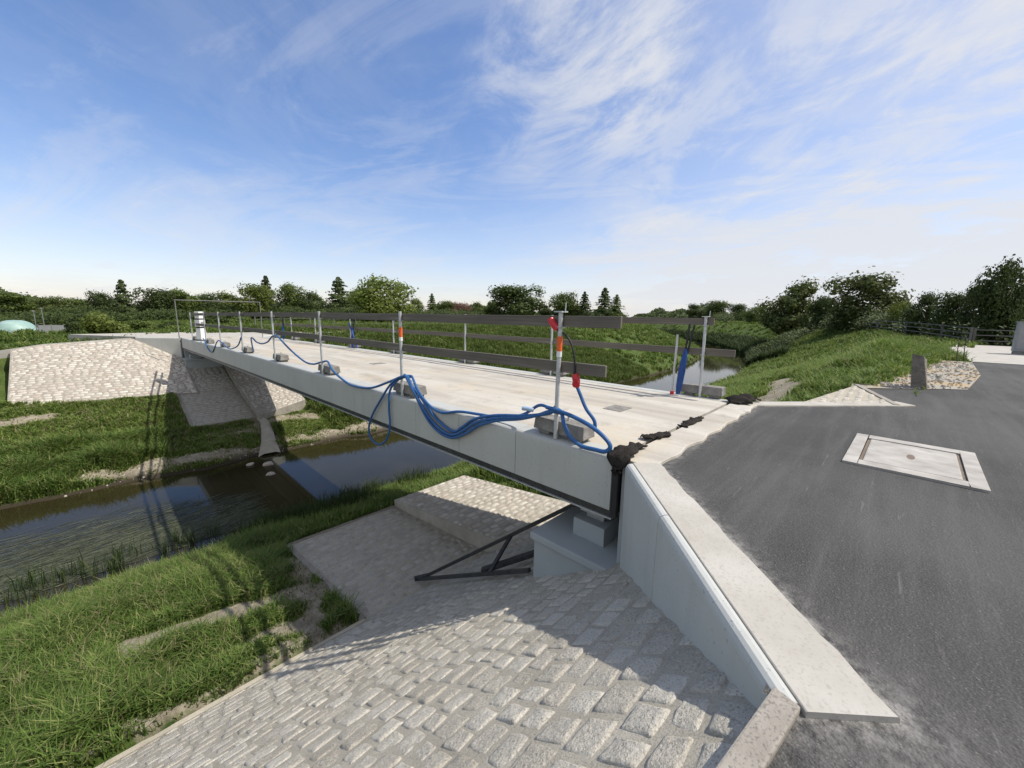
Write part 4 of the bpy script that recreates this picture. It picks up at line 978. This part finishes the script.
def reed_water(c0,c1,s0,s1,n,seed):
    r = np.random.default_rng(seed); k = n//10; tc = r.uniform(c0,c1,k); ts = r.uniform(s0,s1,k); j = r.integers(0,k,n)
    c = tc[j]+r.normal(0,.07,n); s = ts[j]+r.normal(0,.05,n); V,F = blades(c,s,np.full(n,-4.3),r.uniform(.3,.75,n),r.uniform(.010,.018,n),r,.25)
    tag(mesh_np('reeds', V, F, M['reed']), 'scattered reed stems rising out of the river', None, None, 'stuff')
reed_water(2.3,5.6,10.0,10.9,4200,31); reed_water(-2.5,1.8,10.9,11.8,420,33)
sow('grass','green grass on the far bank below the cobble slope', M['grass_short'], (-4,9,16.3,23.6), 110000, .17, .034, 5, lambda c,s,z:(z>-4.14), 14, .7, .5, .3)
sow('grass','tall dark grass along the far waterline', M['grass'], (-4,1.2,16.9,19.6), 26000, .42, .030, 25, lambda c,s,z:(z>-4.14), 22, .6, .5, .5)
sow('grass','meadow grass on the upstream right bank', M['grass_far'], (6.9,30,-1.8,11.0), 120000, .30, .030, 6, lambda c,s,z:(z>-4.14)&(c>7), 20, .6, .5, .4)
sow('grass','meadow grass on the farther right bank', M['grass_far'], (30,80,-4,26), 90000, .42, .075, 7, lambda c,s,z:(z>-4.14)&(s-bend(c)<10.6), 16, .6, .55, .4)
sow('grass','thin meadow grass on the distant right bank', M['grass_far'], (80,170,5,90), 60000, .5, .15, 17, lambda c,s,z:(z>-4.14)&(s-bend(c)<10.6), 12, .6, .55, .4)
sow('grass','tall lush grass on the upstream left bank', M['grass_far'], (7,36,15.9,34), 130000, .42, .055, 8, lambda c,s,z:(z>-4.16), 18, .5, .55, .45)
sow('grass','tall grass on the farther left bank and field', M['grass_far'], (36,110,16,75), 90000, .55, .13, 9, lambda c,s,z:(z>-4.16)&(s-bend(c)>15.8), 14, .5, .6, .4)
sow('grass','field grass behind the far bank', M['grass_far'], (-10,36,28,60), 60000, .34, .08, 10, None, 14, .6, .6, .4)
sow('grass','long unmown grass on the mound by the rubble strip', M['grass'], (10.0,25,-2.0,3.2), 70000, .24, .028, 11, lambda c,s,z:(z>-.3)&(s>-.1-.115*(c-10)), 14, .6, .5, .4)
# water weed streaming in the current
r = np.random.default_rng(19); n = 30000
c = 50+100*r.uniform(0,1,n)**1.3; tt = r.uniform(6.8,10.4,n); s = tt+bend(c); V,F = blades(c,s,ground(c,s)-.1,r.uniform(.5,1.5,n),r.uniform(.06,.16,n),r,.4)  # blades coloured dark to stand in for the shaded bank face
tag(mesh_np('reeds', V, F, M['reed']), 'dark blades standing in for shade on the steep bank of the river bend', None, None, 'stuff')
r = np.random.default_rng(12); n = 5200
c = r.uniform(-3.2,2.4,n); s = 11.2+np.abs(r.normal(0,1.5,n)); ok = (s<15.2)&(s<14.6-.5*np.maximum(c,0)); c,s = c[ok],s[ok]; n = len(c)
L = r.uniform(.15,.7,n); a = r.normal(.18,.16,n); wd = r.uniform(.003,.009,n)
dx,dy = np.cos(a)*L,np.sin(a)*L; px,py = -np.sin(a)*wd,np.cos(a)*wd; zz = r.uniform(.004,.014,n)-4.2
V = np.stack([np.stack([c-px,s-py,zz],-1),np.stack([c+px,s+py,zz],-1),np.stack([c+dx+px*.4,s+dy+py*.4,zz+.004],-1),np.stack([c+dx-px*.4,s+dy-py*.4,zz+.004],-1)],1).reshape(-1,3)
o = mesh_np('water_weed', V, np.arange(4*n).reshape(-1,4), M['weed']); tag(o, 'strands of water weed lying in the current', None, None, 'stuff')

# ------------------------------------------------------------------ far left and right fittings
dm = empty('dome', (-4.25,49.8,-1.2), 'pale green sheeted dome on the far left', 'dome')
m = MB(); n = 28; k = 9; vs = []
for j in range(k+1):
    e = PI/2*j/k; rr = 1.28*math.cos(e)**.75; z = 1.38*math.sin(e)
    for i in range(n): a = 2*PI*i/n; vs.append((rr*math.cos(a)*(1+.006*(i%2)), rr*math.sin(a)*(1+.006*(i%2)), z))
m.add(vs, [(j*n+i,j*n+(i+1)%n,(j+1)*n+(i+1)%n,(j+1)*n+i) for j in range(k) for i in range(n)], 0, True); m.build('shell', M['dome'], dm)
m = MB(); m.tube([(1.29*math.cos(2*PI*i/24),1.29*math.sin(2*PI*i/24),.45) for i in range(25)], .02, 6); m.build('hoop', M['hedge_pole'], dm)
fe = empty('panel_fence', (-1.9,46,-1.0), 'low grey panel fence beside the pale dome', 'fence')
for i in range(3):
    m = MB(); m.box(-.95+i*.65,-.32+i*.65,-.02,.02,.05,.88); m.build('panel', M['grey_cab'], fe)
for i in range(4):
    m = MB(); m.box(-.98+i*.65,-.93+i*.65,-.03,.03,0,.95); m.build('post', M['hedge_pole'], fe)
for i,(x,h,l) in enumerate(((-2.57,2.1,'taller thin pole behind the grey panel fence'),(-2.97,1.9,'shorter thin pole close to the pale dome'))):
    m = MB(); m.tube([(0,0,0),(0,0,h)], .03, 8); m.box(-.06,.06,-.05,.05,h,h+.12); o = m.build('pole', M['hedge_pole']); o.location = (x,46.3,-1.05); tag(o, l, 'pole')
# kerb of the far road
m = MB(); pts = [(-30,26.2,-1.6),(-2.9,27.42,-.66),(-1.7,27.42,-.44),(1.25,27.72,-.25)]
for a,b in zip(pts[:-1],pts[1:]): m.hexa([(a[0],a[1],a[2]-.4),(b[0],b[1],b[2]-.4),(b[0],b[1]+.22,b[2]-.4),(a[0],a[1]+.22,a[2]-.4)], [(a[0],a[1],a[2]),(b[0],b[1],b[2]),(b[0],b[1]+.22,b[2]),(a[0],a[1]+.22,a[2])])
tag(m.build('kerb', M['cap'], recalc=False), 'pale kerb along the top of the far bank', None, None, 'structure')
m = MB(); pp = [(3.15,26.32),(6.4,26.32),(8.2,28.0),(9.5,30.0),(3,33),(-1.0,32),(1.72,27.72)]; m.hexa([(a,b,-.9) for a,b in pp], [(a,b,-.212) for a,b in pp])
tag(m.build('path', M['cap'], recalc=False), 'pale landing beyond the far bridge end', None, None, 'structure')
m = MB()
for a,b in (((9.2,28.2,-.16),(15.8,28.4,-.20)),((15.8,28.4,-.20),(21,30,-.15))): m.hexa([(a[0],a[1],a[2]-.5),(b[0],b[1],b[2]-.5),(b[0],b[1]+.3,b[2]-.5),(a[0],a[1]+.3,a[2]-.5)], [a,b,(b[0],b[1]+.3,b[2]),(a[0],a[1]+.3,a[2])])
tag(m.build('low_wall', M['cap'], recalc=False), 'low pale wall running right from the far bridge end', 'wall')
wf = empty('wire_fence', (8,33,-.1), 'thin wire fence with grey posts beyond the far bank', 'fence')
for i in range(16):
    x = i*1.9; y = i*.12; g = float(ground(8+x,33+y))
    m = MB(); m.tube([(x,y,g),(x,y,g+1.35)], .028, 6); m.build('post', M['hedge_pole'], wf)
for k in range(3):
    m = MB(); m.tube([(i*1.9,i*.12,float(ground(8+i*1.9,33+i*.12))+.5+.38*k) for i in range(16)], .008, 5); m.build('wire', M['hedge_pole'], wf)
def rail_fence(name, label, pts, h, rails):
    r0 = Vector(pts[0]); f = empty(name, r0, label, 'fence')
    for p in pts:
        q = Vector(p)-r0; m = MB(); m.box(q.x-.05,q.x+.05,q.y-.05,q.y+.05,q.z-.2,q.z+h+.04); m.build('post', M['fence'], f)
    for z in rails:
        m = MB()
        for a,b in zip(pts[:-1],pts[1:]): m.bar(Vector(a)-r0+Vector((0,0,z)), Vector(b)-r0+Vector((0,0,z)), .03, .05)
        m.build('rail', M['fence'], f)
rail_fence('field_fence', 'grey three rail fence rising behind the grass mound', [(34.4,-3.15,-.02),(38,-2.2,.1),(44,-.6,.25),(51,1.3,.38),(58,3.1,.45)], .98, (.35,.65,.95))
rail_fence('field_gate', 'grey gate across the end of the concrete slab', [(34.6,-3.3,0),(34.6,-5.2,0),(34.6,-7.4,0)], .92, (.25,.55,.85))
gb = empty('utility_cabinet', (25.8,-4.0,.0), 'grey utility cabinet cut by the right edge of the photo', 'cabinet')
m = MB(); m.box(-.22,.22,-.45,.45,.12,1.27); bd = m.build('body', M['grey_cab'], gb, .02)
m = MB(); m.box(-.19,.19,-.42,.42,0,.12); m.build('plinth', M['block'], gb)
m = MB(); m.box(-.232,-.222,-.4,.4,.2,1.2); m.build('door', M['grey_cab'], gb)
m = MB(); m.box(-.25,.25,-.48,.48,1.27,1.31); m.build('lid', M['grey_cab'], gb)
# bare saplings by the slab
for i,(x,y,h,l) in enumerate(((18.7,-1.55,.75,'bare thin stem at the near corner of the concrete slab'),(19.4,-1.75,.9,'taller bare stem beside the concrete slab'))):
    m = MB(); m.tube(catmull([(0,0,-.05),(.03,.04,h*.4),(-.02,.05,h*.75),(.05,.1,h)],4), [.014-.010*k/12 for k in range(13)], 6)
    for k in range(4):
        a = k*1.9+i; z = h*(.4+.13*k); m.tube([(0.01,.04,z),(.12*math.cos(a),.04+.12*math.sin(a),z+.15)], [.006,.003], 5)
    o = m.build('bare_sapling', M['bark']); o.location = (x,y,0); tag(o, l, 'sapling')

# ------------------------------------------------------------------ light, sky, camera
SUN = Vector((.50,-.53,1.0)).normalized(); EL = math.asin(SUN.z); ROT = math.atan2(SUN.x, SUN.y)
sd = bpy.data.lights.new('sun','SUN'); sd.energy = 3.8; sd.angle = math.radians(.53); sd.color = (1,.955,.88)
so = link(bpy.data.objects.new('sun', sd)); so.rotation_euler = (-SUN).to_track_quat('-Z','Y').to_euler()
wd = bpy.data.worlds.new('World'); scene.world = wd; wd.use_nodes = True; nt = wd.node_tree; nt.nodes.clear()
class WN_: pass
t = NT.__new__(NT); t.t = nt; t.n = nt.nodes
out = t.new('ShaderNodeOutputWorld'); bg = t.new('ShaderNodeBackground'); t.l(bg.outputs[0], out.inputs[0]); bg.inputs[1].default_value = .13
sk = t.new('ShaderNodeTexSky', sky_type='NISHITA'); sk.sun_disc = False; sk.sun_elevation = EL; sk.sun_rotation = ROT
sk.air_density = 1.0; sk.dust_density = .6; sk.ozone_density = 1.6; sk.altitude = 100
g = t.new('ShaderNodeTexCoord').outputs['Generated']
sep = t.new('ShaderNodeSeparateXYZ'); t.l(g, sep.inputs[0])
zz = t.math('ADD', t.math('MAXIMUM', sep.outputs[2], 0.0), .16)
px = t.math('DIVIDE', sep.outputs[0], zz); py = t.math('DIVIDE', sep.outputs[1], zz)
cmb = t.new('ShaderNodeCombineXYZ'); t.l(px, cmb.inputs[0]); t.l(py, cmb.inputs[1])
def cl(scale, rot, stretch, detail, rough, dist, off=0):
    m = t.new('ShaderNodeMapping', vector_type='TEXTURE'); m.inputs['Rotation'].default_value = (0,0,rot); m.inputs['Scale'].default_value = (stretch,1,1); m.inputs['Location'].default_value = (off,off*.7,off)
    t.l(cmb.outputs[0], m.inputs[0]); return t.noise(m.outputs[0], scale, detail, rough, dist)
def blob(d, inner, outer):
    v = Vector(d).normalized(); dp = t.new('ShaderNodeVectorMath', operation='DOT_PRODUCT'); t.l(g, dp.inputs[0]); dp.inputs[1].default_value = v
    mr = t.new('ShaderNodeMapRange', interpolation_type='SMOOTHSTEP'); t.l(dp.outputs['Value'], mr.inputs[0]); mr.inputs[1].default_value = math.cos(outer); mr.inputs[2].default_value = math.cos(inner); return mr.outputs[0]
w1 = cl(1.0, .62, 1.7, 9, .62, 1.3); w2 = cl(2.4, 1.05, 1.8, 9, .66, 1.2, 3.7); w3 = cl(.8, .35, 1.5, 6, .6, .8, 8.1)
wisp = t.ramp(t.math('ADD', t.math('MULTIPLY', w1, .55), t.math('MULTIPLY', w2, .45)), [(.42,0.),(.55,.50),(.72,1.)], 'EASE')
thin = t.ramp(cl(1.6, 1.9, 3.0, 9, .64, 1.2, 5.2), [(.47,0.),(.60,.5),(.70,1.)], 'EASE')
right = blob((.93,-.30,.33), .05, 1.15)
back_fill = blob((-.60,-.62,.52), .35, 1.35)  # unseen cloud veil behind the camera, added as neutral fill light
plume = t.math('MAXIMUM', blob((0.932,0.653,0.638), .04, .24), t.math('MULTIPLY', blob((0.854,0.716,0.562), .03, .2), .8))
streak = blob((1.398,0.136,0.526), .1, .55)
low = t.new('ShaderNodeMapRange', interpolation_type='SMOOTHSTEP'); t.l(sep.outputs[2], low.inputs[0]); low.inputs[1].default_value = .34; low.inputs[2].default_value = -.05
broad = t.ramp(w3, [(.35,0.),(.7,1.)])
amt = t.math('ADD', t.math('MULTIPLY', right, .42), t.math('ADD', t.math('MULTIPLY', plume, 1.0), t.math('ADD', t.math('MULTIPLY', streak,.34), t.math('MULTIPLY', broad, .28))))
a1 = t.math('ADD', t.math('MULTIPLY', t.math('MULTIPLY', wisp, amt), .95), t.math('MULTIPLY', thin, .32))
veil = t.math('ADD', t.math('MULTIPLY', right, .30), t.math('ADD', t.math('MULTIPLY', low.outputs[0], .46), t.math('ADD', t.math('MULTIPLY', back_fill, .75), .03)))
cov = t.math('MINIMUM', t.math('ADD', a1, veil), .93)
hs = t.new('ShaderNodeHueSaturation'); hs.inputs['Saturation'].default_value = 1.18; hs.inputs['Value'].default_value = 1.0; t.l(sk.outputs[0], hs.inputs['Color'])
tint = t.mix(1.0, hs.outputs[0], (1.08,.97,1.04), 'MULTIPLY')
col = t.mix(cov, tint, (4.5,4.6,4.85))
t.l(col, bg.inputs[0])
TH,PI_,RO = math.radians(43.6), math.radians(9.81), math.radians(1.0)
R0 = Vector((math.sin(TH),-math.cos(TH),0)); Fw = Vector((math.cos(TH)*math.cos(PI_), math.sin(TH)*math.cos(PI_), -math.sin(PI_))); U0 = Vector((math.cos(TH)*math.sin(PI_), math.sin(TH)*math.sin(PI_), math.cos(PI_)))
rx = R0*math.cos(RO)+U0*math.sin(RO); uy = -R0*math.sin(RO)+U0*math.cos(RO)
cd = bpy.data.cameras.new('camera'); cd.sensor_width = 36; cd.lens = 36*396.5/1024; cd.clip_start = .05; cd.clip_end = 2000
co = link(bpy.data.objects.new('camera', cd)); co.matrix_world = Matrix(((rx.x,uy.x,-Fw.x,0),(rx.y,uy.y,-Fw.y,0),(rx.z,uy.z,-Fw.z,1.2),(0,0,0,1)))
scene.camera = co
vs = scene.view_settings; vs.view_transform = 'Standard'; vs.look = 'None'; vs.gamma = 1; vs.use_curve_mapping = False; vs.exposure = 0.40
scene.render.engine = 'CYCLES'; scene.render.resolution_x = 1024; scene.render.resolution_y = 768
